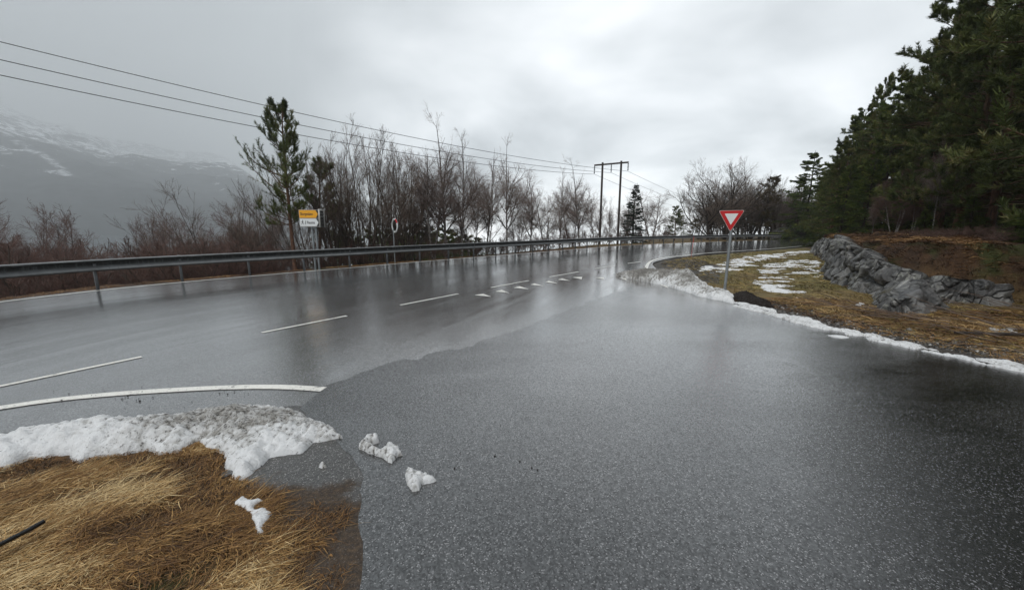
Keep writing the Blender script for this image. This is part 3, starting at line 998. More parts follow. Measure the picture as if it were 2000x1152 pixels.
Fq = np.stack([i_ * 40 + j_, i_ * 40 + (j_ + 1) % 40, (i_ + 1) * 40 + (j_ + 1) % 40, (i_ + 1) * 40 + j_], -1).reshape(-1, 4)
link('mirror_glass', set_mesh('mirror_glass', VV, [Fq], smooth=True), mg, hd)
prism('mirror_back', [(math.cos(t_) * RM, math.sin(t_) * RM) for t_ in aa], 0.001, 0.03, M_zinc, hd)
m = MB()
m.box((-0.0, 0.06, 0), (0.10, 0.09, 0.06))
link('bracket', m.mesh('bracket'), M_zinc, hd)

# red marker sticks for the snow plough
for (ub, vb, ut, vt, lab) in ((1349.5, 502, 1355.5, 462, 'thin red plough marker stick leaning right beside the white corner line'),
                              (1608, 478, 1611.5, 459, 'thin red plough marker stick far off beside the rock end')):
    x, y = gp(ub, vb)
    tx, ty, tzz = at_depth(ut, vt, y)
    o = thing('snow_pole', (x, y, 0), lab, 'marker pole', 'red plough markers along the inner road edge')
    m = MB()
    P = np.array([[0, 0, -0.2], [(tx - x) * 0.5, 0, tzz * 0.5]])
    m.tubes(P, np.array([0.011, 0.011]) * (1 if y < 30 else 1.3), 6, cap=True)
    link('stick', m.mesh('stick', True), M_redstick, o)
    m = MB()
    P = np.array([[(tx - x) * 0.48, 0, tzz * 0.48], [tx - x, 0, tzz]])
    m.tubes(P, np.array([0.016, 0.016]) * (1 if y < 30 else 1.3), 6, cap=True)
    link('reflective_sleeve', m.mesh('reflective_sleeve', True), M_redstick, o)

# H-frame power pole
M_tar = simple_mat('tarred_wood', (0.035, 0.026, 0.022), 0.7, 0.0, 0.35, 4.0)
M_ins = simple_mat('insulator_glass', (0.07, 0.09, 0.09), 0.25, 0.0, 0.2, 4.0)
M_wire = simple_mat('aluminium_cable', (0.09, 0.095, 0.10), 0.5, 0.5, 0.1, 4.0)
Yp = 41.0
pa = np.array(at_depth(1177, 320.5, Yp))
pb = np.array(at_depth(1213.5, 317.5, Yp))
pc = (pa + pb) / 2
xa0, xb0 = at_depth(1174.5, 470, Yp)[0], at_depth(1207.5, 470, Yp)[0]
hp = thing('power_pole', (pc[0], Yp, tz(pc[0], Yp)), 'dark wooden twin-leg power pole with a crossarm above the guardrail', 'power pole')
z0 = hp.location[2]
for p, xb in ((pa, pa[0]), (pb, pb[0])):
    link('pole', pole_me('pole', 0.125, p[2] - z0 + 0.15, 10, -1.0, 0.10), M_tar, hp, (xb - pc[0], 0, 0))
ca = np.array(at_depth(1161.5, 322.5, Yp))
cb = np.array(at_depth(1229, 316.5, Yp))
m = MB()
m.tubes(np.array([ca, cb]) - np.array([pc[0], Yp - 0.20, z0]), np.array([0.085, 0.085]), 4, cap=True)
link('crossarm', m.mesh('crossarm'), M_tar, hp)
att = []
for f_ in (0.01, 0.5, 0.99):
    p = ca + (cb - ca) * f_
    m = MB()
    zs = np.linspace(0, -0.86, 25)
    rr_ = np.where(np.arange(25) % 4 < 2, 0.075, 0.03)
    rr_[:3] = 0.025
    rr_[-3:] = 0.025
    m.tubes(np.stack([zs * 0, zs * 0, zs], -1), rr_, 8, cap=True)
    link('insulator', m.mesh('insulator', True), M_ins, hp, tuple(p - np.array([pc[0], Yp - 0.20, z0])))
    att.append(p + np.array([0, 0.2, -0.88]))

# three conductors: from beyond the left edge, through the insulators, to beyond the far trees
for k, (v0, lab) in enumerate(((147, 'lowest of the three power cables across the left sky'),
                               (117, 'middle of the three power cables across the left sky'),
                               (82, 'topmost of the three power cables across the left sky'))):
    a = att[k]
    e = np.array(at_depth(0, v0, 15.0 + k * 0.35))
    te = 0.35 / 1.35
    e = e + np.array([0, 0, 4 * 1.35 * te * (1 - te) * 0.9])
    e2 = a + (e - a) * 1.35
    far_ = np.array(at_depth((1398, 1410, 1420)[k], (421, 412, 405)[k], 120.0))
    pts = []
    for t_ in np.linspace(0, 1, 60):
        p = e2 + (a - e2) * t_
        p[2] -= 4 * 1.35 * t_ * (1 - t_) * 0.9
        pts.append(p)
    for t_ in np.linspace(0, 1, 40)[1:]:
        p = a + (far_ - a) * t_
        p[2] -= 4 * 0.9 * t_ * (1 - t_)
        pts.append(p)
    pts = np.array(pts)
    m = MB()
    m.tubes(pts, np.full(len(pts), 0.016), 4)
    tag(link('power_cable', m.mesh('power_cable', True), M_wire), lab, 'cable', 'cables of the power line')

# black pipe in the grass
p0, p1 = np.array(gp(-120, 1125, 0.10) + (0.085,)), np.array(gp(86, 1017, 0.10) + (0.105,))
m = MB()
tt = np.linspace(0, 1, 12)
P = p0 + (p1 - p0) * tt[:, None]
P[:, 2] += 0.006 * np.sin(tt * 5)
m.tubes(P, np.full(12, 0.0115), 10, cap=True)
tag(link('plastic_pipe', m.mesh('plastic_pipe', True), M_blackpipe), 'black plastic pipe end lying on the flattened yellow grass', 'pipe')


# ------------------------------------------------------------------ snow
def snow_material(dirt_col=(0.055, 0.05, 0.045)):
    m, nt, b = newmat('old_snow')
    co = nt.n('ShaderNodeTexCoord').outputs['Object']
    n1_ = nt.noise(co, 3.2, 4.0, 0.6, 0.4)
    n2_ = nt.noise(co, 42.0, 5.0, 0.8)
    n3_ = nt.noise(co, 14.0, 5.0, 0.7)
    d = nt.math('ADD', attr(nt, 'dirt'), nt.math('MULTIPLY', nt.math('SUBTRACT', n1_, 0.5), 1.0))
    grey = nt.mix(nt.maprange(nt.math('ADD', d, nt.math('MULTIPLY', nt.math('SUBTRACT', n3_, 0.5), 0.8)), 0.3, 1.1), (0.72, 0.73, 0.74), (0.29, 0.28, 0.26))
    speck = nt.maprange(nt.math('ADD', n2_, nt.math('MULTIPLY', d, 0.13)), 0.61, 0.71)
    c = nt.mix(nt.math('MULTIPLY', speck, nt.maprange(d, 0.0, 0.6, 0.12, 0.9)), grey, dirt_col)
    bn = nt.n('ShaderNodeBump', {'Strength': 0.75, 'Distance': 0.02, 'Height': nt.math('ADD', n2_, nt.math('MULTIPLY', n3_, 1.4))})
    wire(nt, b, base=c, rough=0.6, normal=bn.outputs[0], spec=0.3)
    return m


M_snow = snow_material()


def heap(name, outline, h, cell, soft, seed, dirt, mat, base=None, lump=0.5, wob=0.05, wscale=6.0, peak=None, thr=None, stretch=(1, 1)):
    O = np.asarray(outline, float)
    lo, hi = O.min(0) - 0.1, O.max(0) + 0.1
    nx, ny = int((hi[0] - lo[0]) / cell) + 1, int((hi[1] - lo[1]) / cell) + 1
    xs, ys = lo[0] + np.arange(nx) * cell, lo[1] + np.arange(ny) * cell
    X, Y = np.meshgrid(xs, ys, indexing='ij')
    ox = X + (fbm(X * wscale, Y * wscale, 4, seed) - 0.5) * 2 * wob
    oy = Y + (fbm(X * wscale, Y * wscale, 4, seed + 7) - 0.5) * 2 * wob
    ins = pip(ox, oy, O)
    d, _ = seg_dist(ox, oy, O, True)
    f1 = fbm(X * 2.6 * stretch[0], Y * 2.6 * stretch[1], 4, seed + 3)
    if thr is not None:
        ins &= (f1 + 0.25 * np.minimum(d / soft, 1)) > thr
        d = np.minimum(d, np.maximum((f1 + 0.25 - thr) * soft * 3, 0))
    prof = 1 - np.exp(-np.maximum(d, 0) / soft)
    f2 = fbm(X * 9, Y * 9, 4, seed + 5)
    f3 = fbm(X * 30, Y * 30, 3, seed + 9)
    cr1 = 1 - np.abs(2 * fbm(X * 7, Y * 9, 2, seed + 13) - 1)
    cr2 = np.abs(2 * fbm(X * 17, Y * 19, 3, seed + 15) - 1)
    z = h * prof * (1 - lump + 2 * lump * f1) + h * prof * lump * 1.1 * (1 - np.abs(2 * f2 - 1)) * 0.45 + ((f3 - 0.5) * min(0.05, h * 0.36) + (cr2 - 0.25) * min(0.07, h * 0.55)) * np.minimum(1, prof * 2)
    z += h * 0.55 * prof * (1 - np.abs(2 * fbm(X * 3.1, Y * 3.1, 3, seed + 21) - 1)) * lump - h * 0.2 * prof
    if peak is not None:
        for (pxx, pyy, rad, ph) in peak:
            z += ph * np.exp(-((X - pxx) ** 2 + (Y - pyy) ** 2) / rad ** 2) * prof
    z = np.maximum(z, 0.004)
    graw = terrain(X, Y)[0]
    wv_ = sstep(d, 0.0, max(0.03, 2.4 * cell))
    g = np.maximum(graw, 0.004) if base is None else np.full(X.shape, base)
    Z = graw - 0.02 + wv_ * (g - graw + 0.02) + z * wv_
    idx = -np.ones(X.shape, int)
    ok = ins[:-1, :-1] & ins[1:, :-1] & ins[1:, 1:] & ins[:-1, 1:]
    used = np.zeros(X.shape, bool)
    for a in (0, 1):
        for c in (0, 1):
            used[a:nx - 1 + a, c:ny - 1 + c] |= ok
    idx[used] = np.arange(used.sum())
    Fq = np.stack([idx[:-1, :-1][ok], idx[1:, :-1][ok], idx[1:, 1:][ok], idx[:-1, 1:][ok]], -1)
    dv = dirt(X, Y, prof) if callable(dirt) else np.full(X.shape, float(dirt))
    dv = dv + np.clip(0.22 - cr2, 0, 1) * 2.2 * np.clip(dv * 2, 0.15, 1)
    me = set_mesh(name, np.stack([X, Y, Z], -1)[used], [Fq], {'dirt': dv[used]}, True)
    return link(name, me, mat)


gl_ = lambda pts: [gp(u, v) for u, v in pts]
left_bank = gl_([(-260, 940), (-200, 905), (0, 866), (60, 845), (140, 838), (220, 830), (300, 826), (345, 822), (395, 806), (470, 800), (530, 797), (585, 805), (620, 824), (648, 832), (672, 850), (674, 859), (640, 864), (612, 868),
                 (592, 886), (560, 891), (530, 896), (505, 917), (480, 936), (450, 936), (432, 906), (440, 886), (402, 880), (386, 868), (350, 886), (300, 892),
                 (284, 880), (240, 889), (205, 891), (150, 907), (130, 890), (60, 896), (20, 913), (-150, 948)])
ctr = np.array(gp(470, 850))
def dirt_left(X, Y, prof):
    g_ = np.exp(-(((X - gp(420, 845)[0]) / 0.75) ** 2 + ((Y - gp(420, 838)[1]) / 0.28) ** 2))
    return 0.25 + 0.5 * g_ + 0.34 * fbm(X * 1.2, Y * 1.2, 3, 3) * sstep(Y, 2.55, 2.95)
pk = [(*gp(180, 868), 0.42, 0.05), (*gp(40, 885), 0.5, 0.05), (*gp(300, 855), 0.3, 0.05), (*gp(265, 868), 0.07, 0.05), (*gp(640, 850), 0.13, 0.05), (*gp(460, 835), 0.35, 0.02)]
tag(heap('snow_bank', left_bank, 0.075, 0.012, 0.10, 2, dirt_left, M_snow, peak=pk, lump=0.55, wob=0.035, wscale=9), 'grey-speckled melting snow bank above the yellow grass on the left', 'snow bank')
c1 = gl_([(695, 878), (703, 868), (722, 851), (745, 857), (749, 866), (727, 872), (743, 880), (760, 867), (781, 873), (796, 892), (782, 895), (766, 914), (741, 897), (716, 889)])
tag(heap('snow_clump', c1, 0.055, 0.006, 0.035, 12, 0.50, M_snow, lump=0.6, wob=0.012, wscale=18, base=0.004), 'curled grey snow clump on wet asphalt, the one nearer the snow bank', 'snow clump', 'loose snow clumps on the side road')
c2 = gl_([(786, 928), (792, 919), (812, 917), (830, 926), (850, 932), (866, 940), (848, 947), (831, 950), (826, 963), (802, 968), (788, 952)])
tag(heap('snow_clump', c2, 0.05, 0.006, 0.035, 15, 0.40, M_snow, lump=0.6, wob=0.012, wscale=18, base=0.004), 'white snow clump lying furthest out on the side road', 'snow clump', 'loose snow clumps on the side road')
c3 = gl_([(616, 914), (630, 904), (645, 907), (642, 915), (626, 919)])
tag(heap('snow_clump', c3, 0.03, 0.007, 0.02, 18, 0.6, M_snow, lump=0.6, wob=0.01, wscale=18), 'tiny dirty snow clump on gravel below the snow bank', 'snow clump')
c4 = gl_([(445, 990), (468, 974), (482, 968), (496, 976), (536, 973), (508, 992), (530, 992), (540, 998), (535, 1017), (520, 1034), (522, 1051), (488, 1053), (492, 1032), (478, 1012), (466, 1001)])
tag(heap('snow_patch', c4, 0.04, 0.008, 0.03, 19, 0.02, M_snow, lump=0.4, wob=0.014, wscale=14), 'clean white snow patch lying in the flattened yellow grass', 'snow patch')
# right-hand heap that tapers into a long ridge along the side road
rb = gl_([(1199, 539), (1225, 537), (1255, 538), (1290, 539), (1325, 541), (1355, 552), (1385, 564), (1412, 574), (1440, 582), (1432, 594), (1400, 587), (1360, 578.5), (1330, 568), (1290, 556.5), (1250, 548.5), (1212, 543)])
pk = [(*gp(1340, 556), 0.55, 0.20), (*gp(1300, 549), 0.7, 0.16), (*gp(1255, 543), 0.5, 0.08)]
tag(heap('snow_bank', rb, 0.13, 0.02, 0.13, 25, lambda X, Y, p: 0.10 + 0.75 * p * fbm(X * 2.6, Y * 2.6, 3, 9) * 1.6 + 0.5 * sstep(Y, 10.6, 12.0), M_snow, peak=pk, lump=0.65, wob=0.07, wscale=5),
    'dirty wedge of ploughed snow at the foot of the give way sign', 'snow bank')
rs = gl_([(1428, 589), (1470, 596), (1520, 608), (1570, 622), (1650, 640), (1740, 662), (1850, 684), (1925, 696), (2000, 714), (2120, 742), (2300, 800), (2330, 830), (2120, 764), (2000, 729), (1930, 714), (1860, 698), (1800, 688), (1750, 676), (1680, 662), (1600, 643), (1540, 630), (1500, 615), (1430, 598)])
tag(heap('snow_ridge', rs, 0.032, 0.016, 0.05, 33, 0.36, M_snow, lump=0.6, wob=0.10, wscale=4, thr=0.50, stretch=(1.6, 1.6)), 'thin white snow ridge running along the right edge of the side road', 'snow ridge')
for pts, sd, lab in (([(1520, 622), (1560, 628), (1610, 645), (1668, 662), (1650, 664), (1590, 650), (1540, 634)], 41, 'broken white snow streak on asphalt outside the ridge, nearer the sign'),
                     ([(1645, 655), (1700, 664), (1745, 677), (1738, 681), (1690, 671), (1650, 661)], 43, 'broken white snow streak on asphalt outside the ridge, further from the sign')):
    tag(heap('snow_streak', gl_(pts), 0.012, 0.014, 0.03, sd, 0.1, M_snow, lump=0.5, wob=0.04, wscale=6, thr=0.62), lab, 'snow streak', 'snow streaks beside the ridge')
# snow on the right-hand verge
big = gl_([(1362, 525), (1400, 517), (1450, 502), (1500, 497), (1560, 491), (1614, 486), (1614, 491), (1560, 497), (1530, 504), (1490, 509), (1460, 520), (1455, 530), (1420, 531), (1395, 535), (1370, 531)])
tag(heap('snow_patch', big, 0.035, 0.06, 0.25, 51, 0.0, M_snow, lump=0.5, wob=0.45, wscale=2.6, thr=0.585, stretch=(0.9, 0.9)), 'broad ragged snow patch across the verge behind the give way sign', 'snow patch')
fl = gl_([(1440, 512), (1600, 507), (1615, 530), (1600, 560), (1560, 585), (1500, 580), (1460, 552), (1480, 535), (1455, 522)])
tag(heap('snow_flecks', fl, 0.035, 0.045, 0.2, 57, 0.0, M_snow, lump=0.5, wob=0.2, wscale=3, thr=0.735, stretch=(0.55, 1.1)), 'scattered thin snow flecks in the mossy verge', 'snow', kind='stuff')
md = gl_([(1482, 560), (1500, 557), (1515, 566), (1545, 569), (1543, 572), (1510, 572), (1490, 566)])
tag(heap('snow_patch', md, 0.03, 0.02, 0.06, 63, 0.02, M_snow, lump=0.5, wob=0.08, wscale=5), 'small hooked snow patch on the brown verge between sign and rock', 'snow patch')
br = gl_([(1915, 636), (1950, 632), (1985, 645), (1992, 655), (1960, 656), (1930, 650)])
tag(heap('snow_patch', br, 0.025, 0.016, 0.06, 66, 0.55, M_snow, lump=0.6, wob=0.14, wscale=4, thr=0.6), 'patchy snow on the brown bank at the right edge', 'snow patch')
ed = gl_([(1675, 592), (1690, 596), (1688, 600), (1668, 598)])
tag(heap('snow_patch', ed, 0.03, 0.02, 0.05, 68, 0.0, M_snow, lump=0.5, wob=0.05, wscale=6), 'tiny snow patch in grass just left of the low boulder', 'snow patch')
# soil heap in the ridge
M_soil = simple_mat('wet_soil', (0.014, 0.010, 0.008), 0.75, 0.0, 0.5, 20.0, 0.3, 0.9, 50.0)
so = gl_([(1420, 582), (1450, 579), (1480, 585), (1508, 598), (1515, 603), (1490, 603), (1445, 592)])
tag(heap('soil_heap', so, 0.12, 0.016, 0.09, 72, 0.0, M_soil, lump=0.6, wob=0.05, wscale=7), 'low heap of black soil on the snow beside the give way sign', 'soil heap')
M_rough = simple_mat('grit', (0.06, 0.057, 0.053), 0.6, 0, 0.6, 30.0)

# ------------------------------------------------------------------ rock outcrop
def rock_material():
    m, nt, b = newmat('cut_rock')
    co = nt.n('ShaderNodeTexCoord').outputs['Object']
    mp_ = nt.n('ShaderNodeMapping', {'Vector': co, 'Rotation': (0.5, 0.3, 0.6), 'Scale': (1, 3.2, 1.2)}).outputs[0]
    n1_ = nt.noise(mp_, 1.6, 8.0, 0.68, 0.5)
    n2_ = nt.noise(co, 9.0, 6.0, 0.75)
    c = nt.ramp(n1_, [(0.25, (0.038, 0.038, 0.038)), (0.45, (0.115, 0.115, 0.115)), (0.60, (0.19, 0.189, 0.186)), (0.76, (0.33, 0.325, 0.31))])
    warm = nt.maprange(nt.noise(co, 0.9, 4.0, 0.6), 0.58, 0.72)
    c = nt.mix(nt.math('MULTIPLY', warm, 0.45), c, (0.13, 0.098, 0.078))
    lich = nt.maprange(nt.math('ADD', n2_, nt.math('MULTIPLY', nt.noise(co, 0.8, 3.0), 0.5)), 0.80, 0.90)
    c = nt.mix(nt.math('MULTIPLY', lich, 0.7), c, (0.36, 0.37, 0.33))
    wj = nt.vmath('ADD', mp_, nt.n('ShaderNodeVectorMath', {0: nt.n('ShaderNodeTexNoise', {'Vector': co, 'Scale': 2.0}).outputs['Color'], 3: 0.35}, operation='SCALE').outputs[0])
    cell = nt.n('ShaderNodeTexVoronoi', {'Vector': wj, 'Scale': 1.5})
    edge_ = nt.n('ShaderNodeTexVoronoi', {'Vector': wj, 'Scale': 1.5}, feature='DISTANCE_TO_EDGE')
    cv = nt.n('ShaderNodeSeparateColor', {0: cell.outputs['Color']}).outputs[0]
    c = nt.mix(1.0, c, nt.ramp(cv, [(0.0, (0.55, 0.55, 0.56)), (1.0, (1.35, 1.34, 1.30))]), 'MULTIPLY')
    frac = nt.maprange(edge_.outputs['Distance'], 0.012, 0.045, 1.0, 0.0)
    frac = nt.math('MULTIPLY', frac, nt.maprange(nt.noise(co, 1.3, 3.0), 0.42, 0.56))
    crk = nt.math('MAXIMUM', attr(nt, 'crack'), frac)
    c = nt.mix(nt.math('MULTIPLY', crk, 0.9), c, (0.010, 0.010, 0.010))
    mossf = nt.math('MULTIPLY', attr(nt, 'top'), nt.maprange(n2_, 0.35, 0.6))
    c = nt.mix(mossf, c, (0.05, 0.04, 0.014))
    bn = nt.n('ShaderNodeBump', {'Strength': 0.9, 'Distance': 0.05, 'Height': nt.math('SUBTRACT', nt.math('ADD', nt.math('ADD', n1_, nt.math('MULTIPLY', cv, 0.5)), nt.math('MULTIPLY', n2_, 0.6)), crk)})
    wire(nt, b, base=c, rough=nt.maprange(n2_, 0.3, 0.7, 0.32, 0.6), normal=bn.outputs[0], spec=0.5)
    return m


M_rock = rock_material()


def facets(s, tt, seeds, off, tilt):
    """stepwise planar blocks: value and closeness to a joint"""
    d = (s[:, None] - seeds[None, :, 0]) ** 2 + (tt[:, None] - seeds[None, :, 1]) ** 2
    o = np.argsort(d, axis=1)[:, :2]
    i0 = o[:, 0]
    d1 = np.sqrt(d[np.arange(len(s)), o[:, 0]])
    d2 = np.sqrt(d[np.arange(len(s)), o[:, 1]])
    val = off[i0] + tilt[i0, 0] * (s - seeds[i0, 0]) + tilt[i0, 1] * (tt - seeds[i0, 1])
    return val, d2 - d1


def rock_wall(name, line, hts, depth, thick, seed, step=0.024, nv=100, size=0.75, amp=0.17, lean=0.35):
    L = smooth_line(line, step)
    n = len(L)
    tg_ = np.gradient(L, axis=0)
    tg_ = np.stack([np.convolve(np.pad(tg_[:, q], 10, mode='edge'), np.ones(21) / 21, mode='valid') for q in (0, 1)], 1)
    tg_ /= np.linalg.norm(tg_, axis=1, keepdims=True)
    nin = np.stack([-tg_[:, 1], tg_[:, 0]], 1)          # into the bank
    s = np.concatenate([[0], np.cumsum(np.linalg.norm(np.diff(L, axis=0), axis=1))])
    ht = np.interp(s / s[-1], np.linspace(0, 1, len(hts)), hts)
    rg_ = np.random.default_rng(seed)
    ht = ht * (0.86 + 0.34 * fbm(s * 0.9, s * 0, 3, seed))
    # profile: face from below ground up, round over, back down into the bank
    uu = np.linspace(0, 1, nv)
    S_, U_ = np.meshgrid(s, uu, indexing='ij')
    H_ = ht[:, None]
    face = np.clip(U_ / 0.62, 0, 1)
    topu = np.clip((U_ - 0.62) / 0.38, 0, 1)
    z = -0.25 + (H_ + 0.25) * face ** 0.9 - topu ** 2 * 0.45
    back = lean * H_ * face + depth * topu
    cnt = int(s[-1] * 2.2 / (size * size)) + 4
    sk = 0.55
    seeds = np.stack([rg_.uniform(-0.3, s[-1] + 0.3, cnt), rg_.uniform(-0.4, 2.4, cnt)], 1)
    off = rg_.uniform(-1, 1, cnt) * amp
    tilt = rg_.uniform(-1, 1, (cnt, 2)) * 0.55
    arc = (face * H_ + topu * depth)
    warp = (fbm(S_ * 1.5, arc * 1.5, 3, seed) - 0.5) * 0.6
    def blocks(num, ll, ww, hh, til, steep, sd_):
        r_b = np.random.default_rng(sd_)
        d1 = np.zeros(S_.shape)
        d2 = np.full(S_.shape, -0.02)
        for _ in range(num):
            c0, c1 = r_b.uniform(-0.2, s[-1] + 0.2), r_b.uniform(-0.3, 2.0)
            th0 = r_b.normal(0.62, 0.22)
            ds, dt = S_ + warp * 0.25 - c0, arc - c1
            p = ds * math.cos(th0) + dt * math.sin(th0)
            q = -ds * math.sin(th0) + dt * math.cos(th0)
            L0, W0 = ll * r_b.uniform(0.5, 1.5), ww * r_b.uniform(0.5, 1.5)
            sel = (np.abs(p) < L0 * 1.6) & (np.abs(q) < W0 * 1.8)
            if not sel.any():
                continue
            ps, qs = p[sel], q[sel]
            v_ = hh * r_b.uniform(0.35, 1.0) + r_b.normal(0, til) * ps + r_b.normal(0, til) * qs
            for k_ in range(r_b.integers(5, 8)):
                an = k_ * 6.283 / 6 + r_b.normal(0, 0.35)
                lim = math.hypot(math.cos(an) * L0, math.sin(an) * W0)
                v_ = np.minimum(v_, (lim - (ps * math.cos(an) + qs * math.sin(an))) * steep * r_b.uniform(0.5, 1.4))
            o1 = d1[sel]
            n1_ = np.maximum(o1, v_)
            d2[sel] = np.maximum(d2[sel], np.minimum(o1, v_))
            d1[sel] = n1_
        return d1, d1 - d2
    a, ed1 = blocks(int(cnt * 3.0), size * 0.95, size * 0.42, amp * 1.9, 0.22, 1.5, seed + 31)
    b2, ed2 = blocks(int(cnt * 14), size * 0.40, size * 0.17, amp * 0.42, 0.25, 1.3, seed + 37)
    a = a - amp * 0.8
    rough = (fbm(S_ * 5, arc * 5, 3, seed + 2) - 0.5) * 0.05 + (fbm(S_ * 26, arc * 26, 3, seed + 4) - 0.5) * 0.02
    endf = np.minimum(sstep(s, 0, 0.7), sstep(s[-1] - s, 0, 0.7))[:, None]
    fadet = 1 - topu * 0.75
    disp = (a + b2) * fadet * endf - 0.07 * np.exp(-(ed1 / 0.025) ** 2) * fadet + rough
    crack = np.clip(np.exp(-(ed1 / 0.03) ** 2) + 0.45 * np.exp(-(ed2 / 0.008) ** 2), 0, 1) * sstep(fbm(S_ * 2, arc * 2, 3, seed + 6), 0.38, 0.5)
    X_ = L[:, None, 0] + nin[:, None, 0] * (back - disp * 0.8)
    Y_ = L[:, None, 1] + nin[:, None, 1] * (back - disp * 0.8)
    g0 = terrain(L[:, 0] - nin[:, 0] * 0.4, L[:, 1] - nin[:, 1] * 0.4)[0][:, None]
    Z_ = z * (0.15 + 0.85 * endf) + g0 + disp * 0.35 * face * endf
    i_, j_ = np.meshgrid(np.arange(n - 1), np.arange(nv - 1), indexing='ij')
    Fq = np.stack([i_ * nv + j_, (i_ + 1) * nv + j_, (i_ + 1) * nv + j_ + 1, i_ * nv + j_ + 1], -1).reshape(-1, 4)
    o_ = link(name, set_mesh(name, np.stack([X_, Y_, Z_], -1).reshape(-1, 3), [Fq], {'crack': crack.ravel(), 'top': (sstep(topu, 0.45, 0.8)).ravel()}, False), M_rock)
    return o_


tag(rock_wall('rock_outcrop', [(20.5, 26.3), (17.2, 21.6), (14.5, 17.6), (12.0, 14.5), (10.0, 12.0), (9.2, 10.6), (8.75, 9.6), (8.65, 8.9), (9.0, 8.3), (9.6, 8.0), (10.2, 7.9), (10.9, 8.1)],
              [0.3, 0.6, 0.78, 0.88, 0.95, 1.05, 1.12, 1.12, 1.1, 1.05, 0.9, 0.6, 0.2], 0.55, 0, 3), 'cracked grey rock face below the forest beside the grassy verge', 'rock')
tag(rock_wall('boulder', [(8.7, 9.2), (8.0, 8.45), (7.45, 7.75), (7.05, 7.25), (7.2, 6.9), (7.8, 6.9), (8.5, 7.2), (9.1, 7.7)], [0.3, 0.36, 0.34, 0.22, 0.18, 0.34, 0.5, 0.4], 0.6, 0, 8, 0.03, 48, 0.4, 0.10, 1.2),
    'low lichen-pale boulder in front of the cracked rock face', 'rock')
tag(rock_wall('rock_outcrop', [(38, 54.8), (44, 56.6), (50, 58.5), (58, 61.5)], [1.5, 2.6, 2.2, 0.6], 1.5, 0, 17, 0.15, 40, 1.0, 0.5), 'dark rock cut behind the far end of the guardrail', 'rock')

# ------------------------------------------------------------------ vegetation
def bark(name, lo, hi, scale, rough=0.85, zs=0.25):
    m, nt, b = newmat(name)
    co = nt.n('ShaderNodeTexCoord').outputs['Object']
    mp_ = nt.n('ShaderNodeMapping', {'Vector': co, 'Scale': (1, 1, zs)}).outputs[0]
    n = nt.noise(mp_, scale, 5.0, 0.65)
    c = nt.ramp(n, [(0.32, lo), (0.68, hi)])
    bn = nt.n('ShaderNodeBump', {'Strength': 0.6, 'Distance': 0.02, 'Height': n})
    wire(nt, b, base=c, rough=rough, normal=bn.outputs[0], spec=0.3)
    return m


def birch_bark():
    m, nt, b = newmat('birch_bark')
    co = nt.n('ShaderNodeTexCoord').outputs['Object']
    z = nt.n('ShaderNodeSeparateXYZ', {0: co}).outputs[2]
    mp_ = nt.n('ShaderNodeMapping', {'Vector': co, 'Scale': (1, 1, 2.2)}).outputs[0]
    n = nt.noise(mp_, 5.0, 5.0, 0.7)
    pale = nt.ramp(n, [(0.38, (0.04, 0.032, 0.027)), (0.50, (0.26, 0.235, 0.215)), (0.7, (0.42, 0.39, 0.36))])
    dark_ = nt.ramp(n, [(0.3, (0.035, 0.026, 0.022)), (0.7, (0.10, 0.078, 0.066))])
    wire(nt, b, base=nt.mix(attr(nt, 'rnd'), dark_, pale), rough=0.7)
    return m


def pine_bark():
    m, nt, b = newmat('pine_bark')
    co = nt.n('ShaderNodeTexCoord').outputs['Object']
    mp_ = nt.n('ShaderNodeMapping', {'Vector': co, 'Scale': (1, 1, 0.35)}).outputs[0]
    n = nt.noise(mp_, 14.0, 5.0, 0.7)
    low = nt.ramp(n, [(0.35, (0.035, 0.02, 0.014)), (0.65, (0.16, 0.075, 0.042))])
    up = nt.ramp(n, [(0.35, (0.05, 0.032, 0.020)), (0.65, (0.13, 0.075, 0.042))])
    wire(nt, b, base=nt.mix(attr(nt, 'rnd'), low, up), rough=0.85)
    return m


def needles(name, stops):
    m, nt, b = newmat(name)
    c = nt.ramp(attr(nt, 'rnd'), stops)
    wire(nt, b, base=c, rough=0.55, spec=0.25)
    return m


M_birch = birch_bark()
M_twig_birch = bark('birch_twig', (0.135, 0.102, 0.090), (0.27, 0.21, 0.185), 3.0)
M_twig_red = bark('reddish_twig', (0.085, 0.050, 0.042), (0.19, 0.115, 0.095), 3.0)
M_willow = bark('willow_bark', (0.045, 0.036, 0.030), (0.125, 0.098, 0.080), 8.0)
M_twig_willow = bark('willow_twig', (0.085, 0.066, 0.055), (0.20, 0.150, 0.120), 3.0)
M_dark_bark = bark('dark_bark', (0.018, 0.014, 0.012), (0.055, 0.043, 0.036), 8.0)
M_pinebark = pine_bark()
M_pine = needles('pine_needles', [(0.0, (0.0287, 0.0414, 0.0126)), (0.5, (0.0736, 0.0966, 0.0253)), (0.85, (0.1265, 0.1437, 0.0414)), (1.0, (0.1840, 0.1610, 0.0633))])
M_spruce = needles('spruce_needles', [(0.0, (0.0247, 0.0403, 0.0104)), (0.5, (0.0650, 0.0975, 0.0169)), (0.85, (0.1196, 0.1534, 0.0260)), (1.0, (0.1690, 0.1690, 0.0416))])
M_bluespruce = needles('dark_spruce_needles', [(0.0, (0.010, 0.018, 0.012)), (0.6, (0.022, 0.036, 0.022)), (1.0, (0.045, 0.060, 0.034))])
M_oldneedle = needles('dry_brown_needles', [(0.0, (0.045, 0.036, 0.014)), (0.6, (0.10, 0.075, 0.030)), (1.0, (0.13, 0.10, 0.05))])


def unit(v):
    return v / (np.linalg.norm(v, axis=-1, keepdims=True) + 1e-12)


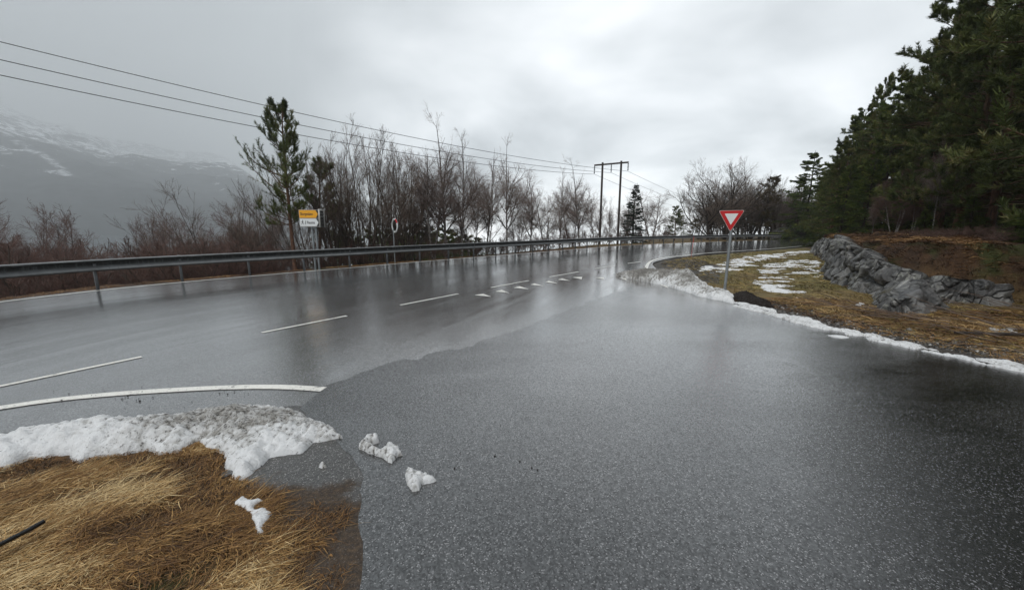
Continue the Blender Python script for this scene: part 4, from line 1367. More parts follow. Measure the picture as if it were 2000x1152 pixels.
def grow(rg, start, d, length, n, wob, grav, gcurve=0.0):
    """polylines (B,n,3); grav bends towards +z (or -z), gcurve makes the bend stronger at the tip"""
    B = len(start)
    P = np.zeros((B, n, 3))
    P[:, 0] = start
    d = unit(d.copy())
    st = (length / (n - 1))[:, None]
    gr = np.broadcast_to(np.asarray(grav, float), (B,))[:, None]
    for i_ in range(1, n):
        d = d + rg.normal(0, wob, (B, 3))
        d[:, 2:3] += gr + gcurve * i_ / n
        d = unit(d)
        P[:, i_] = P[:, i_ - 1] + d * st
    return P


def along(P, Rr, idx, t_):
    n = P.shape[1]
    f = t_ * (n - 1)
    i0 = np.minimum(f.astype(int), n - 2)
    w_ = (f - i0)[:, None]
    a, b_ = P[idx, i0], P[idx, i0 + 1]
    r = Rr[idx, i0] * (1 - w_[:, 0]) + Rr[idx, i0 + 1] * w_[:, 0]
    return a * (1 - w_) + b_ * w_, unit(b_ - a), r


def side_dirs(rg, T, ang, roll=None):
    B = len(T)
    ref = rg.normal(0, 1, (B, 3))
    N1 = unit(np.cross(T, ref))
    return unit(T * np.cos(ang)[:, None] + N1 * np.sin(ang)[:, None])


def branch(rg, P, Rr, L, per, t0, t1, ang, ratio, n, wob, grav, rmin, rk=0.5, shape=0.5, gcurve=0.0):
    B = len(P)
    idx = np.repeat(np.arange(B), np.maximum(1, np.round(per * L / L.mean() + rg.uniform(-0.3, 0.3, B))).astype(int))
    tt_ = rg.uniform(t0, t1, len(idx))
    s, T, r = along(P, Rr, idx, tt_)
    d = side_dirs(rg, T, R_(1) * rg.normal(ang, ang * 0.22, len(idx)))
    ln = L[idx] * ratio * (1 - shape * tt_) * rg.uniform(0.6, 1.3, len(idx))
    Q = grow(rg, s, d, ln, n, wob, grav, gcurve)
    r0 = np.minimum(np.maximum(r * rk, rmin), np.maximum(r, rmin))
    RR_ = r0[:, None] * np.linspace(1, 0.45, n)[None] 
    return Q, np.maximum(RR_, rmin * 0.7), ln


def finish(nm, parts):
    """parts: list of (mesh name, MB, material, smooth)"""
    return [(n_, mb.mesh(nm + '_' + n_, sm), mt) for n_, mb, mt, sm in parts]


def birch(seed, h, lean=0.05, stems=1, twig=None, nlimb=26, weep=-0.05, t_lo=0.22):
    rg = np.random.default_rng(seed)
    tr, cr = MB(), MB()
    for sidx in range(stems):
        a = rg.uniform(0, 6.28)
        d = np.array([[math.cos(a) * lean * (1 + stems * .6), math.sin(a) * lean * (1 + stems * .6), 1.0]])
        hh = h * (1 if sidx == 0 else rg.uniform(0.65, 0.95))
        s0_ = np.array([[math.cos(a) * 0.12 * (stems > 1), math.sin(a) * 0.12 * (stems > 1), -0.6]])
        P = grow(rg, s0_, d, np.array([hh + 0.6]), 16, 0.035, 0.02)
        Rr = (0.0115 * hh * (1 - np.linspace(0, 1, 16)) ** 0.85 + 0.007)[None]
        Rr[:, 0] *= 1.25
        tr.tubes(P, Rr, 8, a=np.array([1.0]))
        tr.A[-1] = np.repeat(np.clip(1.15 - np.linspace(0, 1, 16) * 1.35, 0, 1), 8)
        L1, R1, l1 = branch(rg, P, Rr, np.array([hh]), nlimb, t_lo, 0.985, 47, 0.46, 9, 0.07, 0.05, 0.009, 0.5, 0.74)
        tr.tubes(L1, R1, 5, a=0.12)
        L2, R2, l2 = branch(rg, L1, R1, l1, 10, 0.15, 1.0, 38, 0.50, 6, 0.10, 0.02, 0.0070, 0.55, 0.5)
        cr.tubes(L2, R2, 3)
        L3, R3, l3 = branch(rg, L2, R2, l2, 8, 0.15, 1.0, 36, 0.66, 5, 0.10, weep, 0.0046, 0.6, 0.4)
        cr.tubes(L3, R3, 3)
        k_ = rg.random(len(L3)) < 0.75
        L4, R4, l4 = branch(rg, L3[k_], R3[k_], l3[k_], 2, 0.2, 1.0, 30, 0.75, 4, 0.10, weep * 1.6, 0.0038, 0.7, 0.3)
        cr.tubes(L4, R4, 3)
    return dict(h=h, parts=finish('birch', [('trunk', tr, M_birch, True), ('crown', cr, twig or M_twig_birch, True)]))


def multistem(seed, h, stems=15, spread=0.5, twig=None, barkm=None, up=0.05, per2=7):
    rg = np.random.default_rng(seed)
    tr, cr = MB(), MB()
    a = rg.uniform(0, 6.28, stems)
    sp_ = rg.uniform(0.1, 1, stems) ** 0.7 * spread
    s0_ = np.stack([np.cos(a) * 0.25 * sp_, np.sin(a) * 0.25 * sp_, np.full(stems, -0.5)], -1)
    d = np.stack([np.cos(a) * sp_ * 1.25, np.sin(a) * sp_ * 1.25, np.ones(stems)], -1)
    ln = (h + 0.5) * rg.uniform(0.72, 1.04, stems)
    P = grow(rg, s0_, d, ln, 13, 0.045, up)
    Rr = (0.0066 * ln * rg.uniform(0.6, 1.15, stems))[:, None] * (1 - np.linspace(0, 1, 13)[None]) ** 0.8 + 0.006
    tr.tubes(P, Rr, 6, a=0.3)
    L1, R1, l1 = branch(rg, P, Rr, ln, per2, 0.25, 0.98, 27, 0.36, 8, 0.06, 0.06, 0.008, 0.5, 0.55)
    tr.tubes(L1, R1, 4, a=0.2)
    L2, R2, l2 = branch(rg, L1, R1, l1, 6, 0.2, 1.0, 28, 0.52, 5, 0.08, 0.05, 0.0062, 0.55, 0.4)
    cr.tubes(L2, R2, 3)
    L3, R3, l3 = branch(rg, L2, R2, l2, 5, 0.2, 1.0, 30, 0.65, 4, 0.08, 0.03, 0.0048, 0.7, 0.3)
    cr.tubes(L3, R3, 3)
    return dict(h=h, parts=finish('willow', [('trunk', tr, barkm or M_willow, True), ('crown', cr, twig or M_twig_willow, True)]))


def roundtree(seed, h, limbs=9, spread=0.9):
    rg = np.random.default_rng(seed)
    tr, cr = MB(), MB()
    P = grow(rg, np.array([[0, 0, -0.6]]), np.array([[0.03, 0.02, 1.0]]), np.array([h * 0.55]), 10, 0.05, 0.0)
    Rr = (0.026 * h * (1 - 0.55 * np.linspace(0, 1, 10)))[None]
    tr.tubes(P, Rr, 8, a=0.3)
    L0, R0, l0 = branch(rg, P, Rr, np.array([h]), limbs, 0.14, 1.0, 50, 0.74, 10, 0.09, 0.045, 0.016, 0.5, 0.25)
    tr.tubes(L0, R0, 6, a=0.2)
    L1, R1, l1 = branch(rg, L0, R0, l0, 8, 0.2, 1.0, 40, 0.50, 7, 0.11, 0.03, 0.012, 0.6, 0.4)
    tr.tubes(L1, R1, 4, a=0.2)
    L2, R2, l2 = branch(rg, L1, R1, l1, 7, 0.2, 1.0, 38, 0.52, 5, 0.12, 0.02, 0.008, 0.6, 0.4)
    cr.tubes(L2, R2, 3)
    L3, R3, l3 = branch(rg, L2, R2, l2, 6, 0.2, 1.0, 36, 0.6, 4, 0.12, 0.01, 0.006, 0.7, 0.3)
    cr.tubes(L3, R3, 3)
    return dict(h=h, parts=finish('broadleaf', [('trunk', tr, M_dark_bark, True), ('crown', cr, M_twig_willow, True)]))


def tufts(rg, mb, pos, dirs, nper, ln, wd, fwd, up, tone):
    B = len(pos)
    d = np.repeat(dirs, nper, 0)
    p = np.repeat(pos, nper, 0)
    rv = rg.normal(0, 1, (B * nper, 3))
    rv = unit(rv - d * np.sum(rv * d, 1, keepdims=True))
    nd = unit(d * fwd + rv + np.array([0, 0, up]))
    sd = unit(np.cross(nd, rg.normal(0, 1, (B * nper, 3))))
    l_ = ln * rg.uniform(0.65, 1.25, (B * nper, 1))
    p = p + d * rg.uniform(-0.5, 0.5, (B * nper, 1)) * ln
    V = np.stack([p + sd * wd, p - sd * wd, p + nd * l_ - sd * wd * 0.25, p + nd * l_ + sd * wd * 0.25], 1).reshape(-1, 3)
    mb.add(V, np.arange(B * nper * 4).reshape(-1, 4), np.clip(np.repeat(tone, nper * 4) + rg.normal(0, 0.06, B * nper).repeat(4), 0, 1))


def conifer(seed, h, r0, t_lo, whorls, per, prof, elev, curve, subs, tpb, nper, ln, wd, fwd, up, nmat, bmat, style='pine', dead=0.0, barkt=0.45, onesided=None, tipup=0.0):
    rg = np.random.default_rng(seed)
    tr, cr = MB(), MB()
    P = grow(rg, np.array([[0, 0, -0.6]]), np.array([[rg.normal(0, 0.03), rg.normal(0, 0.03), 1.0]]), np.array([h + 0.6]), 16, 0.018, 0.01)
    tv = np.linspace(0, 1, 16)
    Rr = (r0 * (1 - tv) ** 0.8 + 0.012)[None]
    tr.tubes(P, Rr, 9)
    tr.A[-1] = np.repeat(sstep(tv, barkt - 0.15, barkt + 0.15), 9)
    wt_ = np.sort(np.concatenate([t_lo + (0.985 - t_lo) * (np.arange(whorls) + rg.uniform(-0.35, 0.35, whorls)) / whorls]))
    wt_ = np.clip(wt_, t_lo, 0.985)
    tt_ = np.repeat(wt_, per) + rg.normal(0, 0.006, whorls * per)
    tt_ = np.clip(tt_, 0.02, 0.99)
    s, T, r = along(P, Rr, np.zeros(len(tt_), int), tt_)
    az = rg.uniform(0, 6.28, len(tt_))
    u_ = (tt_ - t_lo) / (1 - t_lo)
    L = np.array([prof(q) for q in u_]) * h * rg.uniform(0.62, 1.2, len(tt_))
    if onesided is not None:
        L *= 1 + onesided[1] * np.cos(az - onesided[0]) * (1 - u_) 
    el_ = np.array([elev(q) for q in u_]) + rg.normal(0, 0.10, len(tt_))
    d = np.stack([np.cos(az) * np.cos(el_), np.sin(az) * np.cos(el_), np.sin(el_)], -1)
    B1 = grow(rg, s, d, L, 9, 0.05, curve, tipup)
    R1 = np.maximum(0.011 * L[:, None] + 0.006, 0.005) * np.linspace(1, 0.25, 9)[None]
    tr.tubes(B1, R1, 4, a=0.8)
    # side shoots
    idx = np.repeat(np.arange(len(B1)), subs)
    ts = rg.uniform(0.22, 1.0, len(idx)) ** 0.8
    ss, TT, rr2 = along(B1, R1, idx, ts)
    if style == 'spruce':
        side = unit(np.cross(TT, np.array([0, 0, 1.0])))
        sg = rg.choice([-1, 1], len(idx))[:, None]
        dd = unit(TT * rg.uniform(0.6, 1.1, (len(idx), 1)) + side * sg * rg.uniform(0.5, 1.0, (len(idx), 1)) + np.array([0, 0, -0.18]) + rg.normal(0, 0.10, (len(idx), 3)))
    else:
        dd = side_dirs(rg, TT, rg.normal(0.75, 0.2, len(idx)))
        dd = unit(dd + np.array([0, 0, 0.35]))
    l2 = L[idx] * 0.40 * (1.15 - 0.75 * ts) * rg.uniform(0.6, 1.25, len(idx))
    l2 = np.clip(l2, 0.10, 1.1)
    B2 = grow(rg, ss, dd, l2, 5, 0.07, -0.03 if style == 'spruce' else 0.10)
    R2 = np.full((len(B2), 5), 0.006) * np.linspace(1, 0.5, 5)[None]
    tr.tubes(B2, R2, 3, a=0.8)
    # needle tufts along the shoots
    i3 = np.repeat(np.arange(len(B2)), tpb)
    t3 = np.tile((np.arange(tpb) + 0.6) / tpb, len(B2)) * rg.uniform(0.9, 1.0, len(i3))
    if style == 'pine':
        t3 = 0.25 + 0.75 * t3
    pp, DT, _ = along(B2, R2, i3, np.clip(t3, 0, 1))
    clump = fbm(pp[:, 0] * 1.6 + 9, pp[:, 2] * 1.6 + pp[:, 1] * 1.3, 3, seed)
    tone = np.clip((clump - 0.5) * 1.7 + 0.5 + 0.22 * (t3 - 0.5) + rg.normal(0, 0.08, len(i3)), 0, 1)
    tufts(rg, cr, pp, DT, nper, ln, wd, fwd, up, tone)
    i4 = np.repeat(np.arange(len(B1)), tpb + 2)
    t4 = rg.uniform(0.45 if style == 'pine' else 0.2, 1.0, len(i4))
    pp, DT, _ = along(B1, R1, i4, t4)
    tufts(rg, cr, pp, DT, nper, ln, wd, fwd, up, np.clip(rg.normal(0.45, 0.2, len(i4)), 0, 1))
    if dead:
        # bare dead branches on the lower trunk
        m_ = int(dead)
        t5 = rg.uniform(0.12, max(t_lo, 0.2) + 0.05, m_)
        s5, T5, _ = along(P, Rr, np.zeros(m_, int), t5)
        az = rg.uniform(0, 6.28, m_)
        e5 = rg.normal(-0.05, 0.2, m_)
        l5 = rg.uniform(0.06, 0.16, m_) * h
        B5 = grow(rg, s5, np.stack([np.cos(az) * np.cos(e5), np.sin(az) * np.cos(e5), np.sin(e5)], -1), l5, 6, 0.08, -0.02)
        R5 = np.full((m_, 6), 0.012) * np.linspace(1, 0.3, 6)[None]
        tr.tubes(B5, R5, 4, a=0.3)
        L6, R6, _ = branch(rg, B5, R5, l5, 6, 0.3, 1.0, 45, 0.4, 4, 0.12, -0.03, 0.004, 0.6, 0.4)
        tr.tubes(L6, R6, 3, a=0.3)
    return dict(h=h, parts=finish(style, [('trunk', tr, bmat, True), ('crown', cr, nmat, False)]))


pine_prof = lambda u: 0.30 * (1 - u) ** 0.65 * (0.55 + 0.45 * min(1, u * 4)) + 0.03
big_pine_prof = lambda u: 0.235 * (1 - u) ** 0.55 * (0.5 + 0.5 * min(1, u * 3)) + 0.02
spruce_prof = lambda u: 0.235 * (1 - u) ** 0.92 + 0.012
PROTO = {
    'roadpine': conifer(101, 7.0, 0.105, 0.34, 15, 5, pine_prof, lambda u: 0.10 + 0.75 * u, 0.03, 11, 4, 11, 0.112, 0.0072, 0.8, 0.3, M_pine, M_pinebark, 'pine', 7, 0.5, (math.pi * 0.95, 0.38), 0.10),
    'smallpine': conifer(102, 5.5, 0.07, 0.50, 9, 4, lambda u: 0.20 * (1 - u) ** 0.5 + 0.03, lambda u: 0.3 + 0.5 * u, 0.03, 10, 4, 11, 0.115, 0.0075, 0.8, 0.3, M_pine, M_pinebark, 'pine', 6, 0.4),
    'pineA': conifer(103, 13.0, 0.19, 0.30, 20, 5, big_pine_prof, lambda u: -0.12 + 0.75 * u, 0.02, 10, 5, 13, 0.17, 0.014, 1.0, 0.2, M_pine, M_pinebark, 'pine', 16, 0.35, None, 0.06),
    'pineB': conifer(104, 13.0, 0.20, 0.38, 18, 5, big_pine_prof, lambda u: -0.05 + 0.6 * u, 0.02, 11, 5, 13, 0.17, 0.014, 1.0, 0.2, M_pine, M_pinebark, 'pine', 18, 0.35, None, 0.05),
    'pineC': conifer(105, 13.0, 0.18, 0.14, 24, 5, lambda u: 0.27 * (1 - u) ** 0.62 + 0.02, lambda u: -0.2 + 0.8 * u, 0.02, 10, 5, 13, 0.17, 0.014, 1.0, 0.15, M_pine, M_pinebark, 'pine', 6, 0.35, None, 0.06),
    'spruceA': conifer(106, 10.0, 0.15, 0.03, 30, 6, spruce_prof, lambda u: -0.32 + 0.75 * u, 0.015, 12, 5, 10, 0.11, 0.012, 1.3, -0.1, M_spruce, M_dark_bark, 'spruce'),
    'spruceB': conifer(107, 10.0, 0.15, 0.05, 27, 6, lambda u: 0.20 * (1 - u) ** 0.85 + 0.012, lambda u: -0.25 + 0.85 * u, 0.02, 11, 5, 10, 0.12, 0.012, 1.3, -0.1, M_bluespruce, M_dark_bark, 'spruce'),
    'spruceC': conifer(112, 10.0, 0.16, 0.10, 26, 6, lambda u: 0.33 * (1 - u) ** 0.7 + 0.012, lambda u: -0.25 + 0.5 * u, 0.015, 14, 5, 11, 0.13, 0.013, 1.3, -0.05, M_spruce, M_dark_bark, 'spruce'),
    'brownpine': conifer(108, 9.0, 0.13, 0.25, 15, 5, big_pine_prof, lambda u: 0.1 + 0.6 * u, 0.02, 8, 4, 11, 0.17, 0.014, 1.0, 0.2, M_oldneedle, M_dark_bark, 'pine'),
    'birchA': birch(201, 10.0, 0.05, 1, None, 28),
    'birchB': birch(202, 10.0, 0.07, 2, None, 20),
    'birchC': birch(203, 10.0, 0.04, 1, None, 24, -0.09),
    'birchD': birch(204, 10.0, 0.10, 3, None, 15, -0.07),
    'redbirchA': birch(205, 8.0, 0.06, 2, M_twig_red, 32, 0.0),
    'redbirchB': birch(206, 8.0, 0.09, 3, M_twig_red, 25, 0.0),
    'willowA': multistem(301, 7.0, 16, 0.55),
    'willowB': multistem(302, 7.0, 13, 0.75, None, None, 0.03),
    'willowC': multistem(303, 7.0, 19, 0.45),
    'shrub': multistem(304, 3.0, 16, 0.95, M_twig_red, M_willow, 0.0, 7),
    'roundA': roundtree(401, 9.0, 15),
    'roundB': roundtree(402, 9.0, 13),
}
CAT = {'roadpine': ('pine_tree', 'pine'), 'smallpine': ('pine_tree', 'pine'), 'pineA': ('pine_tree', 'pine'), 'pineB': ('pine_tree', 'pine'), 'pineC': ('pine_tree', 'pine'), 'brownpine': ('pine_tree', 'pine'),
       'spruceA': ('spruce_tree', 'spruce'), 'spruceB': ('spruce_tree', 'spruce'), 'spruceC': ('spruce_tree', 'spruce'), 'shrub': ('bare_shrub', 'shrub')}
for k_ in PROTO:
    if k_.startswith(('birch', 'redbirch')):
        CAT[k_] = ('birch_tree', 'birch')
    elif k_.startswith('willow'):
        CAT[k_] = ('willow_tree', 'willow')
    elif k_.startswith('round'):
        CAT[k_] = ('bare_tree', 'tree')


def plant(kind, u, Y, vtop, label, group=None, yaw=None, sx=1.0, lean=(0, 0), drop=0.0, hmin=None):
    """a tree whose foot stands at bearing u, Y metres ahead, reaching up to where vtop was read"""
    pr = PROTO[kind]
    x = at_depth(u, vtop, Y)[0]
    zg = tz(x, Y) - drop
    zt_ = at_depth(u, vtop, Y)[2]
    h = max(zt_ - zg, hmin or 0.6)
    sz = h / pr['h']
    nm, cat = CAT[kind]
    o = thing(nm, (x, Y, zg), label, cat, group, yaw if yaw is not None else float(rng.uniform(0, 6.28)))
    o.rotation_euler = (lean[0], lean[1], o.rotation_euler[2])
    o.scale = (sz * sx, sz * sx, sz)
    for n_, me_, mt_ in pr['parts']:
        link(n_, me_, mt_, o)
    return o


G1 = 'bare birches behind the guardrail'
G2 = 'reddish bare trees on the bank at the far left'
G3 = 'bare willows behind the direction sign'
G4 = 'conifers of the forest on the right'
G5 = 'trees beyond the bend of the road'
# --- left of the road
plant('roadpine', 546, 16.2, 204, 'orange-trunked pine standing alone left of the yellow direction sign', yaw=0.0, sx=0.82)
plant('smallpine', 609, 19.5, 316, 'slim half-hidden pine right behind the yellow direction sign')
plant('willowC', 640, 19.5, 292, 'bare willow directly right of the direction sign', G3, sx=0.85)
plant('willowA', 692, 20.0, 276, 'tallest bare willow midway between direction sign and convex mirror', G3)
plant('willowA', 742, 20.5, 282, 'bare willow close left of the convex mirror', G3, sx=0.95)
plant('willowC', 782, 21.5, 284, 'bare willow right behind the convex mirror', G3, sx=0.9)
plant('willowB', 596, 19.0, 296, 'thin bare willow behind the orange-trunked pine', G3, sx=0.7)
plant('willowB', 540, 21.0, 400, 'low bare willow left of the orange-trunked pine', G3, sx=0.9)
plant('birchB', 838, 22.5, 276, 'leaning pair of white birch stems just right of the convex mirror', G1)
plant('birchA', 866, 23.5, 244, 'tallest birch of the row behind the guardrail', G1, sx=1.05)
plant('birchC', 897, 23.6, 262, 'birch next right of the tallest one, nearly as high', G1, sx=0.9)
plant('birchD', 946, 25.5, 290, 'clump of birch stems between the tallest birch and the narrow straight one', G1, sx=0.8)
plant('birchA', 989, 27.0, 266, 'narrow straight birch with a dense top halfway along the guardrail', G1, yaw=2.0, sx=0.8)
plant('birchC', 1038, 31.0, 336, 'drooping birch right of the narrow straight birch', G1, sx=0.95)
plant('birchB', 1066, 33.0, 362, 'short birch halfway between narrow birch and power pole', G1)
plant('birchC', 1096, 34.0, 330, 'pale drooping birch two trees left of the power pole', G1, sx=0.8)
plant('birchA', 1138, 35.5, 316, 'birch touching the cables just left of the power pole', G1, yaw=4.0)
plant('birchD', 1010, 29.0, 385, 'low birch clump behind the guardrail right of the narrow birch', G1, sx=0.8)
plant('birchD', 1118, 38.0, 370, 'low birch clump at the left foot of the power pole', G1, sx=0.9)
plant('birchB', 1166, 42.0, 372, 'small birch behind the left leg of the power pole', G1, sx=0.8)
plant('birchC', 1193, 44.0, 384, 'thin birch between the two legs of the power pole', G1, sx=0.6)
plant('birchD', 920, 26.5, 335, 'many-stemmed birch right of the two highest birches', G1, sx=0.8)
plant('birchD', 808, 23.5, 330, 'bushy birch between the convex mirror and the leaning pair', G1, sx=0.8)
plant('birchD', 1224, 47.0, 372, 'round-headed birch just right of the power pole', G1, sx=0.9)
plant('birchB', 1277, 50.0, 362, 'round-headed birch right of the dark spruce by the power pole', G1, sx=1.2)
plant('spruceB', 1243, 44.5, 357, 'dark spruce with a pointed top right of the power pole', sx=1.15)
plant('pineC', 1322, 52.0, 402, 'bushy green pine behind the guardrail right of the dark spruce', sx=1.3)
plant('brownpine', 1352, 53.0, 426, 'low brownish pine at the right of the bushy green one', sx=1.3)
# far left thicket
for kd, u, Y, v, lab, sx in (
        ('redbirchA', 12, 21.0, 414, 'reddish birch cut by the left edge of the photo', 0.9),
        ('redbirchB', 52, 22.5, 421, 'reddish birch with pale stems second from the left edge', 0.8),
        ('redbirchA', 92, 24.0, 432, 'reddish birch third from the left edge', 0.8),
        ('redbirchB', 143, 26.0, 448, 'small rounded reddish birch left of the view to the fjord', 0.4),
        ('redbirchA', 280, 29.0, 441, 'small reddish birch right of the view to the fjord', 0.5),
        ('redbirchB', 318, 28.0, 445, 'reddish birch clump midway between fjord view and pine', 0.8),
        ('redbirchA', 312, 26.0, 445, 'brown birch with twisted twigs left of the spreading bare willow', 0.9),
        ('willowB', 372, 22.0, 422, 'spreading bare willow with long side branches over the guardrail', 0.95),
        ('willowB', 428, 21.0, 366, 'tallest bare tree between the fjord view and the orange-trunked pine', 0.9),
        ('redbirchB', 395, 22.5, 420, 'reddish birch clump below the tallest bare tree of the thicket', 0.9),
        ('redbirchA', 478, 21.5, 398, 'brown bare birch close left of the orange-trunked pine', 0.9),
        ('redbirchB', 515, 20.5, 410, 'low brown birch at the left foot of the orange-trunked pine', 0.8),
        ('redbirchB', -40, 20.0, 400, 'reddish birch just beyond the left edge', 0.9)):
    plant(kd, u, Y, v, lab, G2, sx=sx)
for kd, u, Y, v, sx in (('redbirchB', 30, 25, 424, 1.0), ('redbirchA', 72, 27, 428, 1.0), ('redbirchB', 92, 26, 436, 0.6), ('redbirchB', 330, 31, 446, 0.9), ('redbirchA', 306, 32, 446, 0.7),
                         ('redbirchB', 300, 30, 452, 0.6), ('redbirchA', 338, 27, 440, 1.0), ('redbirchB', 372, 25, 430, 1.0), ('redbirchA', 410, 26, 415, 1.0), ('redbirchB', 452, 25, 412, 1.0), ('redbirchA', 4, 27, 430, 1.0)):
    plant(kd, u, Y, v, 'reddish bare birch in the mass of twigs behind the front row at left', 'reddish birches deeper in the left thicket', sx=sx)
for k, (u, Y) in enumerate(((18, 13.2), (70, 14.2), (120, 13.6), (165, 14.8), (215, 14.3), (262, 15.4), (300, 14.6), (335, 15.5), (372, 15.1), (405, 16.2), (440, 15.8), (470, 16.6), (505, 16.9), (535, 17.4), (590, 17.8), (640, 18.2), (670, 18.7), (715, 19.6), (748, 20.2), (800, 21.2), (-30, 13.0),
                            (40, 16.5), (100, 17.2), (150, 17.5), (190, 17.2), (240, 18), (285, 17.7), (325, 18.4), (385, 18.2), (455, 18.8))):
    plant('shrub', u, Y, (470 if not 100 < u < 265 else 497) + 5 * math.sin(k * 2.1), 'bare brown shrub in the thicket directly behind the guardrail', 'bare shrubs of the thicket behind the guardrail', sx=1.15, hmin=1.5 if not 100 < u < 265 else 0.8)
for k, (u, Y, v) in enumerate(((852, 21.6, 462), (884, 23.0, 455), (915, 24.6, 458), (950, 26.4, 452), (975, 27.6, 448), (1003, 28.8, 446), (1030, 30.4, 440), (1052, 32, 446), (1080, 33.6, 436), (1105, 35.4, 440), (1126, 37, 432), (1150, 38.8, 438), (1180, 42, 430), (1208, 44, 436), (1232, 46, 440), (1262, 48, 425), (1292, 50, 430))):
    if True:
        plant('shrub', u, Y, v + 8, 'bare brown bush at the feet of the birches behind the guardrail', 'bare bushes under the birches', sx=1.2, hmin=1.2)
# a low wooded knoll behind the birches
for k, (u, Y, v) in enumerate(((655, 47, 447), (690, 48, 450), (725, 47, 445), (752, 50, 448), (782, 46, 444), (806, 48, 441), (828, 49, 440), (852, 47, 443), (872, 50, 448), (892, 48, 453), (912, 50, 458), (930, 52, 464), (840, 44, 456), (800, 43, 458), (870, 45, 462), (765, 44, 455))):
    plant('pineC', u, Y, v, 'dark pine of the low wood seen through the birch and willow stems', 'dark pines low behind the birches', sx=1.35)
# --- beyond the bend
plant('roundA', 1392, 56.0, 352, 'round bare tree at the left end of the trees beyond the bend', G5, sx=0.95)
plant('roundB', 1428, 58.0, 326, 'big bare round-crowned tree right behind the give way sign', G5, sx=1.0)
plant('birchC', 1466, 61.0, 306, 'pale feathery birch rising highest above the bare trees beyond the bend', G5, sx=1.0)
plant('roundA', 1452, 57.0, 340, 'bare round tree directly right of the give way sign', G5, yaw=2.2, sx=0.9)
plant('brownpine', 1494, 57.0, 344, 'brownish conifer among the bare trees beyond the bend', G5, sx=1.1)
plant('birchD', 1530, 57.0, 334, 'bare birch clump left of the pointed spruce beyond the bend', G5, sx=0.8)
plant('roundB', 1512, 60.0, 366, 'bare dark tree between brownish conifer and birch clump', G5, sx=0.9)
plant('willowC', 1555, 57.0, 372, 'low bare tree at the left foot of the pointed spruce', G5, sx=0.9)
plant('spruceC', 1594, 51.5, 292, 'pointed spruce standing apart left of the big forest', G5, sx=0.95)
plant('pineC', 1568, 56.0, 352, 'dark pine close behind the pointed spruce on its left', G5, sx=1.0)
plant('spruceC', 1620, 50.0, 326, 'dark pine close behind the pointed spruce on its right', G5, sx=1.1)
plant('pineC', 1634, 44.0, 322, 'dark pine between the pointed spruce and the big forest', G5, sx=1.0)
plant('roundB', 1478, 66.0, 372, 'bare tree deepest behind the brownish conifer', G5, sx=1.1)
plant('roundA', 1420, 66.0, 385, 'bare tree low behind the big round-crowned one', G5, sx=1.2)
plant('birchD', 1575, 62.0, 392, 'low birch clump under the dark pines beyond the bend', G5, sx=1.2)
for k, (u, Y, v, kd) in enumerate(((1372, 60, 392, 'willowA'), (1398, 61, 372, 'willowC'), (1424, 62, 368, 'willowA'), (1448, 61, 366, 'willowB'), (1474, 60, 362, 'willowC'), (1500, 63, 368, 'willowA'), (1526, 60, 366, 'willowC'), (1548, 62, 372, 'willowA'), (1575, 60, 378, 'willowC'),
                                   (1600, 59, 380, 'willowA'), (1622, 57, 380, 'willowC'), (1410, 70, 395, 'willowB'), (1460, 72, 390, 'willowB'), (1510, 72, 392, 'willowB'), (1560, 70, 392, 'willowB'), (1590, 68, 390, 'willowB'))):
    plant(kd, u, Y, v, 'bare many-stemmed tree in the brown wood beyond the bend', 'many-stemmed bare trees filling the wood beyond the bend', sx=1.15)
# --- the forest on the right
for u, Y, v, kd in ((1648, 28, 290, 'pineC'), (1682, 33, 235, 'pineC'), (1700, 30, 215, 'pineB'), (1640, 34, 330, 'spruceC'), (1745, 29, 205, 'pineC')):
    plant(kd, u, Y, v, 'conifer in the second row at the left end of the dark forest', 'second-row conifers at the left end of the forest', sx=1.0)
plant('spruceC', 1660, 24.5, 318, 'dense young spruce with boughs to the ground at the left end of the rock', G4, sx=0.9)
plant('spruceC', 1706, 21.5, 308, 'dense green spruce with boughs to the ground above the rock face', G4, sx=0.85)
plant('pineA', 1668, 30.0, 272, 'pine with sparse outward boughs at the left edge of the forest', G4, sx=1.0)
plant('pineA', 1722, 27.0, 156, 'slim pine rising as the first high point of the forest edge', G4, sx=0.6, yaw=1.1)
plant('spruceC', 1768, 25.0, 132, 'spruce forming the step between the slim pine and the tall pine', G4, sx=0.58)
plant('pineB', 1815, 24.0, 95, 'pine with layered crown left of the tall pine at the top edge', G4, sx=1.0)
plant('pineC', 1868, 20.0, 22, 'tall broad pine whose boughs reach furthest over the sky', G4, sx=0.62)
plant('pineA', 1925, 18.5, -40, 'tall pine cut by the top edge of the photo, first from the left', G4, sx=1.1)
plant('pineC', 1975, 16.0, -110, 'tall pine cut by the top edge of the photo, second from the left', G4, sx=0.9)
plant('pineC', 2060, 14.5, -150, 'tall pine with low green boughs in the top right corner', G4, sx=0.9, yaw=0.4)
plant('spruceC', 1960, 18.5, 90, 'dark spruce filling the gap under the tall corner pines', G4, sx=0.8)
plant('spruceC', 1880, 23.5, 120, 'dark spruce deep in the forest behind the tall broad pine', G4, sx=0.9)
plant('spruceC', 1818, 28.5, 190, 'dark spruce deep in the forest behind the layered pine', G4, sx=1.0)
plant('pineB', 1745, 33.0, 235, 'pine deep in the forest behind the young spruces', G4, sx=1.1)
plant('pineC', 1700, 37.0, 285, 'pine deep in the forest at its left end', G4, sx=1.1)
for u, Y, v in ((1770, 38, 240), (1830, 36, 190), (1890, 32, 150), (1940, 28, 110), (1985, 26, 80), (1860, 42, 240), (1920, 38, 200), (1975, 34, 160), (2030, 30, 100), (2030, 20, -40), (2050, 26, 200), (2085, 22, 150), (2060, 34, 250), (2110, 28, 250)):
    plant('pineC', u, Y, v, 'shadowy conifer in the depth of the dark forest', G4, sx=1.25)
